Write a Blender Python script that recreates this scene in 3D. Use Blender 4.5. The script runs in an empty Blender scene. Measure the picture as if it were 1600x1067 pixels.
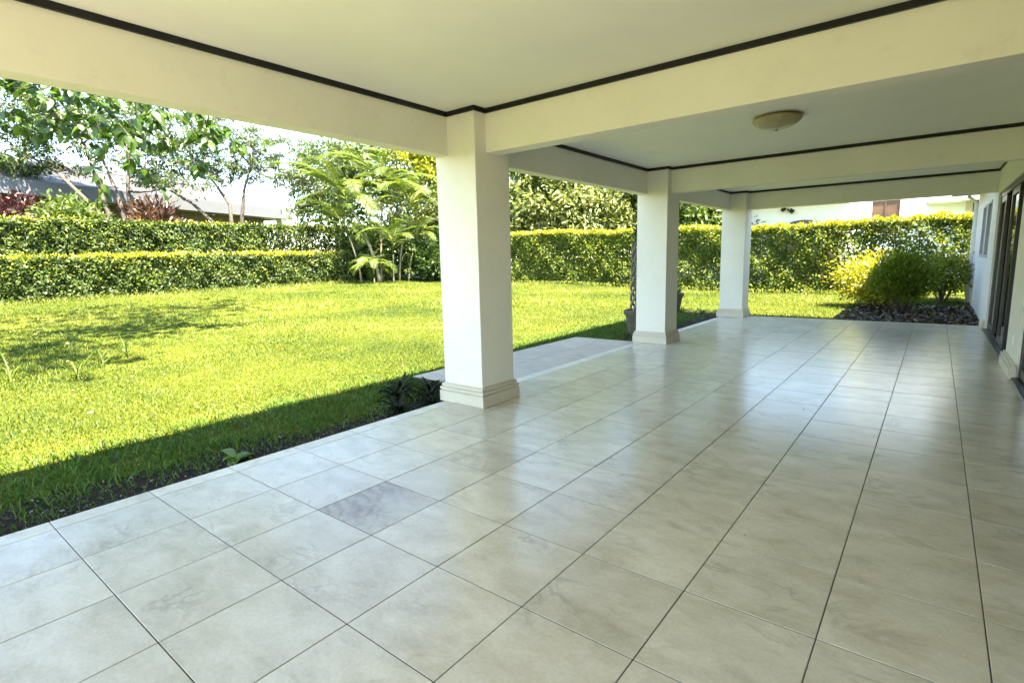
import bpy, bmesh, math, random
import numpy as np
from mathutils import Vector, Matrix

scene = bpy.context.scene
COL = scene.collection
R = math.radians
rng = np.random.default_rng(7)
random.seed(7)

# ------------------------------------------------------------------ camera
def camera():
    yaw, pitch, roll, f = 0.668506, -0.151428, -0.0230224, 835.305
    cy, sy, cp, sp = math.cos(yaw), math.sin(yaw), math.cos(pitch), math.sin(pitch)
    fwd = Vector((-sy * cp, cy * cp, sp))
    right = Vector((cy, sy, 0))
    up = right.cross(fwd)
    cr, sr = math.cos(roll), math.sin(roll)
    r2 = cr * right + sr * up
    u2 = -sr * right + cr * up
    cam = bpy.data.cameras.new('camera')
    cam.sensor_width = 36.0
    cam.lens = f / 1600 * 36.0
    cam.clip_start = 0.05
    cam.clip_end = 3000
    o = bpy.data.objects.new('camera', cam)
    m = Matrix((r2, u2, -fwd)).transposed().to_4x4()
    m.translation = Vector((3.7477, -0.6040, 1.4242))
    o.matrix_world = m
    COL.objects.link(o)
    scene.camera = o
camera()

# ------------------------------------------------------------------ light
SUN_EL, SUN_AZ = R(62), R(-16)      # azimuth counted from +X towards +Y
world = bpy.data.worlds.new('World')
scene.world = world
world.use_nodes = True
wn = world.node_tree.nodes
wl = world.node_tree.links
bg = wn['Background']
sky = wn.new('ShaderNodeTexSky')
sky.sky_type = 'NISHITA'
sky.sun_disc = False
sky.sun_elevation = SUN_EL
sky.sun_rotation = math.pi / 2 - SUN_AZ
sky.air_density = 1.0
sky.dust_density = 0.1
sky.altitude = 1500
sky.ozone_density = 1.0
wl.new(sky.outputs[0], bg.inputs[0])
bg.inputs[1].default_value = 0.09
sun = bpy.data.lights.new('sun', 'SUN')
sun.energy = 3.7
sun.angle = R(0.7)
sun.color = (1.0, 0.94, 0.82)
so = bpy.data.objects.new('sun', sun)
sd = Vector((math.cos(SUN_EL) * math.cos(SUN_AZ), math.cos(SUN_EL) * math.sin(SUN_AZ), math.sin(SUN_EL)))
so.rotation_euler = sd.to_track_quat('Z', 'Y').to_euler()
so.location = sd * 40
COL.objects.link(so)
vs = scene.view_settings
vs.view_transform = 'Standard'
vs.look = 'None'
vs.gamma = 1.0
vs.exposure = 3.65
vs.use_curve_mapping = False
vs.use_white_balance = True       # the camera's white balance, set a little warm
vs.white_balance_temperature = 7600
vs.white_balance_tint = 7
scene.cycles.max_bounces = 10
scene.cycles.diffuse_bounces = 6
scene.cycles.transmission_bounces = 6
scene.cycles.sample_clamp_indirect = 8.0

# ------------------------------------------------------------------ materials
def new_mat(name):
    m = bpy.data.materials.new(name)
    m.use_nodes = True
    nt = m.node_tree
    for n in list(nt.nodes):
        nt.nodes.remove(n)
    out = nt.nodes.new('ShaderNodeOutputMaterial')
    return m, nt, out

def N(nt, kind, **kw):
    n = nt.nodes.new(kind)
    for k, v in kw.items():
        if k in n.inputs:
            n.inputs[k].default_value = v
        else:
            setattr(n, k, v)
    return n

def ramp(nt, stops):
    r = nt.nodes.new('ShaderNodeValToRGB')
    el = r.color_ramp.elements
    while len(el) < len(stops):
        el.new(0.5)
    for e, (p, c) in zip(el, stops):
        e.position = p
        e.color = (*c, 1) if len(c) == 3 else c
    return r

def mul(c, k):
    return tuple(min(1, x * k) for x in c)

def paint(name, col, rough=0.6, var=0.06, scale=1.6, bump=0.08, bscale=120, spec=0.3, dirt=None):
    """painted plaster / metal: soft mottling and a fine bump"""
    m, nt, out = new_mat(name)
    L = nt.links.new
    b = N(nt, 'ShaderNodeBsdfPrincipled', Roughness=rough)
    b.inputs['Specular IOR Level'].default_value = spec
    tc = N(nt, 'ShaderNodeTexCoord')
    n1 = N(nt, 'ShaderNodeTexNoise', Scale=scale, Detail=6.0, Roughness=0.6)
    L(tc.outputs['Object'], n1.inputs['Vector'])
    rp = ramp(nt, [(0.3, mul(col, 1 - var)), (0.7, mul(col, 1 + var * 0.6))])
    L(n1.outputs['Fac'], rp.inputs[0])
    c = rp.outputs[0]
    if dirt:
        n3 = N(nt, 'ShaderNodeTexNoise', Scale=7.0, Detail=8.0, Roughness=0.72)
        L(tc.outputs['Object'], n3.inputs['Vector'])
        r3 = ramp(nt, [(0.56, (0, 0, 0)), (0.8, (1, 1, 1))])
        L(n3.outputs['Fac'], r3.inputs[0])
        mx = N(nt, 'ShaderNodeMix', data_type='RGBA')
        ml = N(nt, 'ShaderNodeMath', operation='MULTIPLY')
        ml.inputs[1].default_value = 0.35
        L(r3.outputs[0], ml.inputs[0])
        L(ml.outputs[0], mx.inputs['Factor'])
        L(c, mx.inputs[6])
        mx.inputs[7].default_value = (*dirt, 1)
        c = mx.outputs[2]
    L(c, b.inputs['Base Color'])
    n2 = N(nt, 'ShaderNodeTexNoise', Scale=bscale, Detail=3.0)
    L(tc.outputs['Object'], n2.inputs['Vector'])
    bp = N(nt, 'ShaderNodeBump', Strength=bump, Distance=0.004)
    L(n2.outputs['Fac'], bp.inputs['Height'])
    L(bp.outputs[0], b.inputs['Normal'])
    L(b.outputs[0], out.inputs[0])
    return m

def leaf_mat(name, stops, trans=0.35, gloss=0.06, rough=0.4, tint=(1.0, 1.05, 0.55)):
    """leaf: colour varies by leaf ('tone'), light passes through"""
    m, nt, out = new_mat(name)
    L = nt.links.new
    at = N(nt, 'ShaderNodeAttribute', attribute_name='tone')
    rp = ramp(nt, stops)
    L(at.outputs['Fac'], rp.inputs[0])
    d = N(nt, 'ShaderNodeBsdfDiffuse')
    t = N(nt, 'ShaderNodeBsdfTranslucent')
    g = N(nt, 'ShaderNodeBsdfGlossy', Roughness=rough)
    g.inputs['Color'].default_value = (0.9, 0.95, 1, 1)
    tm = N(nt, 'ShaderNodeMix', data_type='RGBA', blend_type='MULTIPLY')
    tm.inputs['Factor'].default_value = 1
    tm.inputs[7].default_value = (min(1, tint[0]), min(1, tint[1]), tint[2], 1)
    L(rp.outputs[0], d.inputs[0])
    L(rp.outputs[0], tm.inputs[6])
    L(tm.outputs[2], t.inputs[0])
    m1 = N(nt, 'ShaderNodeMixShader')
    m1.inputs[0].default_value = trans
    L(d.outputs[0], m1.inputs[1])
    L(t.outputs[0], m1.inputs[2])
    m2 = N(nt, 'ShaderNodeMixShader')
    m2.inputs[0].default_value = gloss
    L(m1.outputs[0], m2.inputs[1])
    L(g.outputs[0], m2.inputs[2])
    L(m2.outputs[0], out.inputs[0])
    return m

def bark_mat(name, c0, c1, scale=14):
    m, nt, out = new_mat(name)
    L = nt.links.new
    b = N(nt, 'ShaderNodeBsdfPrincipled', Roughness=0.85)
    tc = N(nt, 'ShaderNodeTexCoord')
    mp = N(nt, 'ShaderNodeMapping')
    mp.inputs['Scale'].default_value = (1, 1, 0.25)
    n = N(nt, 'ShaderNodeTexNoise', Scale=scale, Detail=8.0, Roughness=0.7)
    L(tc.outputs['Object'], mp.inputs[0])
    L(mp.outputs[0], n.inputs['Vector'])
    rp = ramp(nt, [(0.3, c0), (0.7, c1)])
    L(n.outputs['Fac'], rp.inputs[0])
    L(rp.outputs[0], b.inputs['Base Color'])
    bp = N(nt, 'ShaderNodeBump', Strength=0.6, Distance=0.02)
    L(n.outputs['Fac'], bp.inputs['Height'])
    L(bp.outputs[0], b.inputs['Normal'])
    L(b.outputs[0], out.inputs[0])
    return m

def tile_mat(name, cols, rough=(0.19, 0.25), stain=False, vein=0.4):
    m, nt, out = new_mat(name)
    L = nt.links.new
    b = N(nt, 'ShaderNodeBsdfPrincipled')
    b.inputs['Specular IOR Level'].default_value = 0.5
    tc = N(nt, 'ShaderNodeTexCoord')
    oi = N(nt, 'ShaderNodeObjectInfo')
    rn = N(nt, 'ShaderNodeMath', operation='MULTIPLY')
    rn.inputs[1].default_value = 73.0
    L(oi.outputs['Random'], rn.inputs[0])
    off = N(nt, 'ShaderNodeCombineXYZ')
    L(rn.outputs[0], off.inputs[0])
    L(rn.outputs[0], off.inputs[1])
    ad = N(nt, 'ShaderNodeVectorMath', operation='ADD')
    L(tc.outputs['Object'], ad.inputs[0])
    L(off.outputs[0], ad.inputs[1])
    mp = N(nt, 'ShaderNodeMapping')
    mp.inputs['Scale'].default_value = (1.0, 1.6, 1.0)
    mp.inputs['Rotation'].default_value = (0, 0, 0.25)
    L(ad.outputs[0], mp.inputs[0])
    # warped cloudy body
    n1 = N(nt, 'ShaderNodeTexNoise', Scale=3.4, Detail=10.0, Roughness=0.68, Distortion=0.3)
    L(mp.outputs[0], n1.inputs['Vector'])
    rp = ramp(nt, [(0.26, cols[0]), (0.44, cols[1]), (0.58, cols[2]), (0.78, cols[3])])
    L(n1.outputs['Fac'], rp.inputs[0])
    # thin darker veins
    n2 = N(nt, 'ShaderNodeTexNoise', Scale=2.2, Detail=7.0, Roughness=0.55, Distortion=1.6)
    L(mp.outputs[0], n2.inputs['Vector'])
    rv = ramp(nt, [(0.45, (0, 0, 0)), (0.5, (1, 1, 1)), (0.55, (0, 0, 0))])
    L(n2.outputs['Fac'], rv.inputs[0])
    n2b = N(nt, 'ShaderNodeTexNoise', Scale=2.5, Detail=2.0)
    L(ad.outputs[0], n2b.inputs['Vector'])
    rvb = ramp(nt, [(0.5, (0, 0, 0)), (0.66, (vein, vein, vein))])
    L(n2b.outputs['Fac'], rvb.inputs[0])
    vm = N(nt, 'ShaderNodeMath', operation='MULTIPLY')
    L(rv.outputs[0], vm.inputs[0])
    L(rvb.outputs[0], vm.inputs[1])
    mx = N(nt, 'ShaderNodeMix', data_type='RGBA')
    L(vm.outputs[0], mx.inputs['Factor'])
    L(rp.outputs[0], mx.inputs[6])
    mx.inputs[7].default_value = (*mul(cols[0], 0.62), 1)
    # fine speckle
    n3 = N(nt, 'ShaderNodeTexNoise', Scale=60.0, Detail=4.0, Roughness=0.7)
    L(ad.outputs[0], n3.inputs['Vector'])
    r3 = ramp(nt, [(0.3, (0.86, 0.85, 0.83)), (0.6, (1.0, 1.0, 1.0))])
    L(n3.outputs['Fac'], r3.inputs[0])
    m3 = N(nt, 'ShaderNodeMix', data_type='RGBA', blend_type='MULTIPLY')
    m3.inputs['Factor'].default_value = 0.8
    L(mx.outputs[2], m3.inputs[6])
    L(r3.outputs[0], m3.inputs[7])
    # tile to tile shift
    tv = N(nt, 'ShaderNodeMapRange')
    tv.inputs['To Min'].default_value = 0.91
    tv.inputs['To Max'].default_value = 1.05
    L(oi.outputs['Random'], tv.inputs['Value'])
    hs = N(nt, 'ShaderNodeHueSaturation')
    L(tv.outputs[0], hs.inputs['Value'])
    L(m3.outputs[2], hs.inputs['Color'])
    c = hs.outputs[0]
    if stain:
        wm = N(nt, 'ShaderNodeMapping')
        wm.inputs['Location'].default_value = (0.22, 0.3, 0)
        L(tc.outputs['Object'], wm.inputs[0])
        w = N(nt, 'ShaderNodeTexWave', Scale=4.0, Distortion=11.0, Detail=5.0, wave_type='RINGS', rings_direction='Z')
        w.inputs['Detail Scale'].default_value = 1.6
        w.inputs['Detail Roughness'].default_value = 0.65
        L(wm.outputs[0], w.inputs['Vector'])
        rw = ramp(nt, [(0.05, (0.42, 0.34, 0.26)), (0.35, (0.56, 0.48, 0.39)), (0.9, (0.66, 0.59, 0.5))])
        L(w.outputs['Fac'], rw.inputs[0])
        gr = N(nt, 'ShaderNodeTexNoise', Scale=3.2, Detail=6.0, Roughness=0.65)
        L(tc.outputs['Object'], gr.inputs['Vector'])
        gx = N(nt, 'ShaderNodeSeparateXYZ')
        L(tc.outputs['Object'], gx.inputs[0])
        ga = N(nt, 'ShaderNodeMath', operation='SUBTRACT')
        L(gr.outputs['Fac'], ga.inputs[0])
        L(gx.outputs[0], ga.inputs[1])
        rg = ramp(nt, [(0.3, (0.05, 0.05, 0.05)), (0.62, (0.9, 0.9, 0.9))])
        L(ga.outputs[0], rg.inputs[0])
        ms = N(nt, 'ShaderNodeMix', data_type='RGBA', blend_type='MULTIPLY')
        L(rg.outputs[0], ms.inputs['Factor'])
        L(c, ms.inputs[6])
        L(rw.outputs[0], ms.inputs[7])
        c = ms.outputs[2]
    L(c, b.inputs['Base Color'])
    nr = N(nt, 'ShaderNodeTexNoise', Scale=5.0, Detail=6.0, Roughness=0.65)
    L(ad.outputs[0], nr.inputs['Vector'])
    mr = N(nt, 'ShaderNodeMapRange')
    mr.inputs['From Min'].default_value = 0.3
    mr.inputs['From Max'].default_value = 0.7
    mr.inputs['To Min'].default_value = rough[0]
    mr.inputs['To Max'].default_value = rough[1]
    L(nr.outputs['Fac'], mr.inputs['Value'])
    L(mr.outputs[0], b.inputs['Roughness'])
    nw = N(nt, 'ShaderNodeTexNoise', Scale=3.0, Detail=1.0)
    L(mp.outputs[0], nw.inputs['Vector'])
    bp = N(nt, 'ShaderNodeBump', Strength=0.15, Distance=0.002)
    L(nw.outputs['Fac'], bp.inputs['Height'])
    L(bp.outputs[0], b.inputs['Normal'])
    L(b.outputs[0], out.inputs[0])
    return m

def glass_mat(name, tint, rough=0.02, mirror=0.35):
    m, nt, out = new_mat(name)
    L = nt.links.new
    t = N(nt, 'ShaderNodeBsdfTransparent')
    t.inputs[0].default_value = (*tint, 1)
    g = N(nt, 'ShaderNodeBsdfGlossy', Roughness=rough)
    fr = N(nt, 'ShaderNodeFresnel', IOR=1.5)
    mx = N(nt, 'ShaderNodeMixShader')
    L(fr.outputs[0], mx.inputs[0])
    L(t.outputs[0], mx.inputs[1])
    L(g.outputs[0], mx.inputs[2])
    L(mx.outputs[0], out.inputs[0])
    return m

def ground_mat():
    m, nt, out = new_mat('lawn_soil')
    L = nt.links.new
    b = N(nt, 'ShaderNodeBsdfPrincipled', Roughness=0.95)
    b.inputs['Specular IOR Level'].default_value = 0.1
    tc = N(nt, 'ShaderNodeTexCoord')
    n1 = N(nt, 'ShaderNodeTexNoise', Scale=0.5, Detail=8.0, Roughness=0.65)
    n2 = N(nt, 'ShaderNodeTexNoise', Scale=22.0, Detail=6.0, Roughness=0.7)
    L(tc.outputs['Object'], n1.inputs['Vector'])
    L(tc.outputs['Object'], n2.inputs['Vector'])
    r1 = ramp(nt, [(0.3, (0.065, 0.09, 0.009)), (0.7, (0.115, 0.13, 0.014))])
    L(n1.outputs['Fac'], r1.inputs[0])
    r2 = ramp(nt, [(0.3, (0.45, 0.42, 0.35)), (0.6, (1, 1, 1))])
    L(n2.outputs['Fac'], r2.inputs[0])
    mg = N(nt, 'ShaderNodeMix', data_type='RGBA', blend_type='MULTIPLY')
    mg.inputs['Factor'].default_value = 1
    L(r1.outputs[0], mg.inputs[6])
    L(r2.outputs[0], mg.inputs[7])
    # bare earth where the vertex layer says so
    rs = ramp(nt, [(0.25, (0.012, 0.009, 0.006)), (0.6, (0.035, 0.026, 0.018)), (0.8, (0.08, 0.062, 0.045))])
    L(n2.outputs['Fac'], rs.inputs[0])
    at = N(nt, 'ShaderNodeAttribute', attribute_name='soil')
    ns = N(nt, 'ShaderNodeTexNoise', Scale=6.0, Detail=6.0, Roughness=0.7)
    L(tc.outputs['Object'], ns.inputs['Vector'])
    sm = N(nt, 'ShaderNodeMath', operation='ADD')
    L(at.outputs['Fac'], sm.inputs[0])
    sc = N(nt, 'ShaderNodeMapRange')
    sc.inputs['To Min'].default_value = -0.5
    sc.inputs['To Max'].default_value = 0.5
    L(ns.outputs['Fac'], sc.inputs['Value'])
    L(sc.outputs[0], sm.inputs[1])
    rf = ramp(nt, [(0.42, (0, 0, 0)), (0.58, (1, 1, 1))])
    L(sm.outputs[0], rf.inputs[0])
    mm = N(nt, 'ShaderNodeMix', data_type='RGBA')
    L(rf.outputs[0], mm.inputs['Factor'])
    L(mg.outputs[2], mm.inputs[6])
    L(rs.outputs[0], mm.inputs[7])
    L(mm.outputs[2], b.inputs['Base Color'])
    bp = N(nt, 'ShaderNodeBump', Strength=0.8, Distance=0.03)
    L(n2.outputs['Fac'], bp.inputs['Height'])
    L(bp.outputs[0], b.inputs['Normal'])
    L(b.outputs[0], out.inputs[0])
    return m

M = {}
M['cream'] = paint('cream_plaster', (0.80, 0.77, 0.685), rough=0.6, var=0.05, bump=0.16, bscale=26, dirt=(0.5, 0.46, 0.38))
M['ceiling'] = paint('ceiling_paint', (0.84, 0.825, 0.74), rough=0.75, var=0.04, bump=0.1, bscale=30)
M['white'] = paint('white_plaster', (0.78, 0.77, 0.74), rough=0.6, var=0.04)
M['base'] = paint('base_moulding', (0.64, 0.58, 0.46), rough=0.45, var=0.08, dirt=(0.35, 0.29, 0.2))
M['black'] = paint('black_trim', (0.012, 0.011, 0.013), rough=0.4, var=0.2)
M['dark_metal'] = paint('dark_bronze_metal', (0.02, 0.018, 0.017), rough=0.35, var=0.2, spec=0.5)
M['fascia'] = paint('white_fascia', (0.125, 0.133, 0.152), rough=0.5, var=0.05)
M['grey_roof'] = paint('grey_roof', (0.085, 0.087, 0.094), rough=0.6, var=0.12, dirt=(0.2, 0.19, 0.18))
M['brown_roof'] = paint('brown_roof', (0.2, 0.16, 0.12), rough=0.8, var=0.2)
M['brown'] = paint('brown_wood', (0.12, 0.07, 0.045), rough=0.5, var=0.3)
M['grey_trim'] = paint('grey_trim', (0.45, 0.44, 0.43), rough=0.6)
M['bluewhite'] = paint('pale_blue_plaster', (0.72, 0.77, 0.82), rough=0.7, var=0.03)
M['neigh_cream'] = paint('pale_cream_plaster', (0.66, 0.63, 0.57), rough=0.7, var=0.03)
M['shade_wall'] = paint('eave_shaded_plaster', (0.12, 0.105, 0.09), rough=0.8, var=0.1)  # dark shade under the eave is put into this wall colour
M['grout'] = paint('dark_grout', (0.085, 0.072, 0.055), rough=0.9, var=0.3, scale=12)
TC = [(0.45, 0.39, 0.28), (0.57, 0.51, 0.39), (0.645, 0.585, 0.46), (0.73, 0.68, 0.56)]
M['tile'] = tile_mat('beige_stone_tile', TC)
M['tile_stain'] = tile_mat('stained_stone_tile', [mul(c, 0.86) for c in TC], stain=True)
M['strip'] = tile_mat('edge_strip_tile', [mul(c, 1.12) for c in TC], rough=(0.3, 0.45), vein=0.2)
M['landing'] = tile_mat('grey_landing_tile', [(0.34, 0.265, 0.19), (0.41, 0.33, 0.245), (0.48, 0.395, 0.3), (0.53, 0.44, 0.34)], rough=(0.35, 0.5), vein=0.3)
M['paving'] = paint('yard_paving', (0.3, 0.3, 0.27), rough=0.8, var=0.15, scale=3)
M['glass'] = glass_mat('window_glass', (0.75, 0.78, 0.76))
M['dglass'] = glass_mat('tinted_glass', (0.25, 0.25, 0.24))
M['lampglass'] = paint('alabaster_glass', (0.42, 0.36, 0.2), rough=0.25, var=0.25, scale=9, spec=0.5)
M['brass'] = paint('brass', (0.35, 0.28, 0.14), rough=0.3, var=0.1)
M['ground'] = ground_mat()
M['pot'] = paint('weathered_pot', (0.1, 0.08, 0.06), rough=0.8, var=0.25, scale=8, dirt=(0.1, 0.1, 0.07))
M['bark'] = bark_mat('dark_bark', (0.03, 0.024, 0.02), (0.1, 0.085, 0.07))
M['greybark'] = bark_mat('grey_bark', (0.1, 0.085, 0.07), (0.24, 0.21, 0.17))
M['palmstem'] = bark_mat('palm_stem', (0.16, 0.14, 0.08), (0.32, 0.28, 0.18))
M['litter'] = leaf_mat('dry_leaves', [(0, (0.03, 0.022, 0.016)), (0.5, (0.1, 0.075, 0.05)), (0.8, (0.24, 0.19, 0.13)), (1, (0.42, 0.36, 0.28))], trans=0.05, gloss=0.03)
M['grass'] = leaf_mat('grass_blades', [(0, (0.03, 0.065, 0.01)), (0.35, (0.088, 0.13, 0.013)), (0.75, (0.15, 0.178, 0.019)), (0.93, (0.21, 0.215, 0.05)), (1, (0.36, 0.34, 0.17))], trans=0.4, gloss=0.02, rough=0.55)
M['grass_dark'] = leaf_mat('shade_grass', [(0, (0.035, 0.085, 0.012)), (0.5, (0.08, 0.16, 0.02)), (1, (0.17, 0.25, 0.04))], trans=0.35, gloss=0.015, rough=0.6)
M['hedge'] = leaf_mat('hedge_leaves', [(0, (0.028, 0.062, 0.007)), (0.4, (0.085, 0.135, 0.012)), (0.8, (0.17, 0.215, 0.02)), (1, (0.3, 0.3, 0.035))], trans=0.46, gloss=0.03, rough=0.55)
M['hedge_dark'] = leaf_mat('dark_hedge_leaves', [(0, (0.013, 0.032, 0.004)), (0.5, (0.045, 0.082, 0.01)), (0.85, (0.1, 0.14, 0.018)), (1, (0.2, 0.23, 0.04))], trans=0.36, gloss=0.03, rough=0.55)
M['lime'] = leaf_mat('lime_shoots', [(0, (0.11, 0.16, 0.01)), (0.5, (0.2, 0.25, 0.015)), (1, (0.32, 0.34, 0.03))], trans=0.45, gloss=0.02, rough=0.6)
M['bush'] = leaf_mat('bush_leaves', [(0, (0.05, 0.09, 0.008)), (0.5, (0.12, 0.18, 0.014)), (1, (0.24, 0.28, 0.025))], trans=0.4, gloss=0.02, rough=0.6)
M['gold'] = leaf_mat('gold_shoots_sunlit_bush', [(0, (0.2, 0.22, 0.012)), (0.5, (0.34, 0.33, 0.015)), (1, (0.46, 0.42, 0.025))], trans=0.45, gloss=0.05, tint=(1, 1, 0.5))  # hedge shoots; on the bush its yellow stands for sunlight
M['tree_dark'] = leaf_mat('dark_tree_leaves', [(0, (0.018, 0.045, 0.01)), (0.5, (0.045, 0.09, 0.016)), (1, (0.1, 0.15, 0.03))], trans=0.38, gloss=0.03, rough=0.55)
M['tree_mid'] = leaf_mat('mid_tree_leaves', [(0, (0.04, 0.08, 0.014)), (0.5, (0.09, 0.14, 0.025)), (1, (0.19, 0.23, 0.05))], trans=0.42, gloss=0.03, rough=0.55)
M['tree_pale'] = leaf_mat('pale_tree_leaves', [(0, (0.07, 0.105, 0.022)), (0.5, (0.19, 0.225, 0.06)), (1, (0.4, 0.4, 0.17))], trans=0.38, gloss=0.04, rough=0.55)
M['tree_gold'] = leaf_mat('yellow_green_tree_leaves', [(0, (0.15, 0.19, 0.014)), (0.5, (0.33, 0.35, 0.02)), (1, (0.52, 0.5, 0.035))], trans=0.42, gloss=0.06)
M['feather'] = leaf_mat('feathery_leaves', [(0, (0.045, 0.085, 0.025)), (0.5, (0.09, 0.14, 0.04)), (1, (0.17, 0.22, 0.07))], trans=0.4, gloss=0.06)
M['broad'] = leaf_mat('broad_leaves', [(0, (0.02, 0.055, 0.008)), (0.5, (0.05, 0.11, 0.015)), (1, (0.12, 0.19, 0.03))], trans=0.5, gloss=0.035)
M['red'] = leaf_mat('dark_red_leaves', [(0, (0.018, 0.006, 0.006)), (0.6, (0.05, 0.014, 0.014)), (1, (0.1, 0.03, 0.028))], trans=0.3, tint=(1, 0.6, 0.5))
M['croton'] = leaf_mat('croton_leaves', [(0, (0.015, 0.012, 0.008)), (0.4, (0.05, 0.02, 0.015)), (0.7, (0.1, 0.045, 0.015)), (1, (0.16, 0.09, 0.04))], trans=0.3, tint=(1, 0.7, 0.5))
M['palm'] = leaf_mat('palm_leaflets', [(0, (0.05, 0.1, 0.015)), (0.5, (0.11, 0.17, 0.025)), (1, (0.22, 0.26, 0.04))], trans=0.42, gloss=0.03, rough=0.5)
M['brom'] = leaf_mat('dark_strap_leaves', [(0, (0.008, 0.012, 0.006)), (0.6, (0.016, 0.022, 0.01)), (1, (0.035, 0.035, 0.02))], trans=0.1, gloss=0.004, rough=0.6)
M['seedling'] = leaf_mat('seedling_leaves', [(0, (0.1, 0.2, 0.015)), (1, (0.2, 0.3, 0.03))], trans=0.4)

# ------------------------------------------------------------------ mesh helpers
def mesh_from(name, V, faces):
    """faces: (n,3) or (n,4) integer array"""
    me = bpy.data.meshes.new(name)
    V = np.asarray(V, dtype=np.float32)
    F = np.asarray(faces, dtype=np.int32)
    k = F.shape[1]
    me.vertices.add(len(V))
    me.vertices.foreach_set('co', V.ravel())
    me.loops.add(F.size)
    me.loops.foreach_set('vertex_index', F.ravel())
    me.polygons.add(len(F))
    me.polygons.foreach_set('loop_start', np.arange(0, F.size, k, dtype=np.int32))
    me.update(calc_edges=True)
    return me

def set_tone(me, tone, name='tone'):
    a = me.attributes.new(name, 'FLOAT', 'POINT')
    a.data.foreach_set('value', np.asarray(tone, dtype=np.float32))

def link(name, me, mat=None, parent=None, loc=None, kind=None, label=None, cat=None, group=None):
    o = bpy.data.objects.new(name, me)
    if mat is not None and me is not None and len(me.materials) == 0:
        me.materials.append(M[mat] if isinstance(mat, str) else mat)
    COL.objects.link(o)
    if loc is not None:
        o.location = loc
    if parent is not None:
        o.parent = parent
    tag(o, label, cat, group, kind)
    return o

def tag(o, label=None, cat=None, group=None, kind=None):
    if label: o['label'] = label
    if cat: o['category'] = cat
    if group: o['group'] = group
    if kind: o['kind'] = kind
    return o

def thing(name, loc, label, cat, group=None, rz=0):
    o = link(name, None, loc=loc, label=label, cat=cat, group=group)
    o.rotation_euler.z = rz
    return o

class MB:
    """collects boxes, prisms and tubes into one mesh (coordinates relative to an origin)"""
    def __init__(self, origin=(0, 0, 0)):
        self.V = []; self.F = []; self.o = Vector(origin)
    def add(self, vs_, fs):
        b = len(self.V)
        self.V += [tuple(Vector(v) - self.o) for v in vs_]
        self.F += [tuple(i + b for i in f) for f in fs]
        return self
    def box(self, x0, x1, y0, y1, z0, z1):
        v = [(x0, y0, z0), (x1, y0, z0), (x1, y1, z0), (x0, y1, z0), (x0, y0, z1), (x1, y0, z1), (x1, y1, z1), (x0, y1, z1)]
        return self.add(v, [(0, 3, 2, 1), (4, 5, 6, 7), (0, 1, 5, 4), (1, 2, 6, 5), (2, 3, 7, 6), (3, 0, 4, 7)])
    def tube(self, pts, rad, seg=8, cap=True):
        pts = [Vector(p) for p in pts]
        n = len(pts)
        rads = rad if isinstance(rad, (list, tuple, np.ndarray)) else [rad] * n
        vs_ = []; fs = []
        prev = None
        for i, p in enumerate(pts):
            t = (pts[min(i + 1, n - 1)] - pts[max(i - 1, 0)])
            t.normalize()
            if prev is None:
                a = t.orthogonal().normalized()
            else:
                a = (prev - t * prev.dot(t))
                a = a.normalized() if a.length > 1e-6 else t.orthogonal().normalized()
            prev = a
            b = t.cross(a)
            for k in range(seg):
                an = 2 * math.pi * k / seg
                vs_.append(p + (a * math.cos(an) + b * math.sin(an)) * rads[i])
        for i in range(n - 1):
            for k in range(seg):
                k2 = (k + 1) % seg
                fs.append((i * seg + k, i * seg + k2, (i + 1) * seg + k2, (i + 1) * seg + k))
        if cap:
            fs.append(tuple(range(seg))[::-1])
            fs.append(tuple((n - 1) * seg + k for k in range(seg)))
        return self.add(vs_, fs)
    def lathe(self, c, prof, seg=32, cap=False):
        vs_ = []; fs = []
        for r, z in prof:
            for k in range(seg):
                a = 2 * math.pi * k / seg
                vs_.append((c[0] + r * math.cos(a), c[1] + r * math.sin(a), c[2] + z))
        for i in range(len(prof) - 1):
            for k in range(seg):
                k2 = (k + 1) % seg
                fs.append((i * seg + k, i * seg + k2, (i + 1) * seg + k2, (i + 1) * seg + k))
        if cap:
            fs.append(tuple(range(seg))[::-1])
            fs.append(tuple((len(prof) - 1) * seg + k for k in range(seg)))
        return self.add(vs_, fs)
    def mesh(self, name, bevel=0, smooth=False, seg=2):
        me = bpy.data.meshes.new(name)
        me.from_pydata(self.V, [], self.F)
        me.update()
        if bevel:
            bm = bmesh.new(); bm.from_mesh(me)
            bmesh.ops.bevel(bm, geom=list(bm.edges), offset=bevel, segments=seg, affect='EDGES', profile=0.6)
            bm.to_mesh(me); bm.free()
        if smooth:
            me.polygons.foreach_set('use_smooth', [True] * len(me.polygons))
        return me
    def build(self, name, mat, parent=None, bevel=0, smooth=False, loc=None, **kw):
        return link(name, self.mesh(name, bevel, smooth), mat, parent, loc, **kw)

def unit(v):
    return v / np.maximum(np.linalg.norm(v, axis=-1, keepdims=True), 1e-9)

def leaves(P, A, Nn, size, ratio=0.5, fold=0.25, shape=0.45):
    """folded leaf of two triangles at every P along A with face normal about Nn"""
    P = np.asarray(P, float); n = len(P)
    A = unit(np.asarray(A, float))
    S = unit(np.cross(A, Nn))
    Nn = np.cross(S, A)
    size = np.broadcast_to(np.asarray(size, float), (n,))[:, None]
    w = size * ratio * 0.5
    mid = P + A * size * shape
    V = np.empty((n, 4, 3))
    V[:, 0] = P
    V[:, 1] = mid + S * w + Nn * w * fold
    V[:, 2] = P + A * size - Nn * size * 0.08
    V[:, 3] = mid - S * w + Nn * w * fold
    b = (np.arange(n) * 4)[:, None]
    F = np.concatenate([b + [[0, 1, 2]], b + [[0, 2, 3]]], 1).reshape(-1, 3)
    return V.reshape(-1, 3), F

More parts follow.
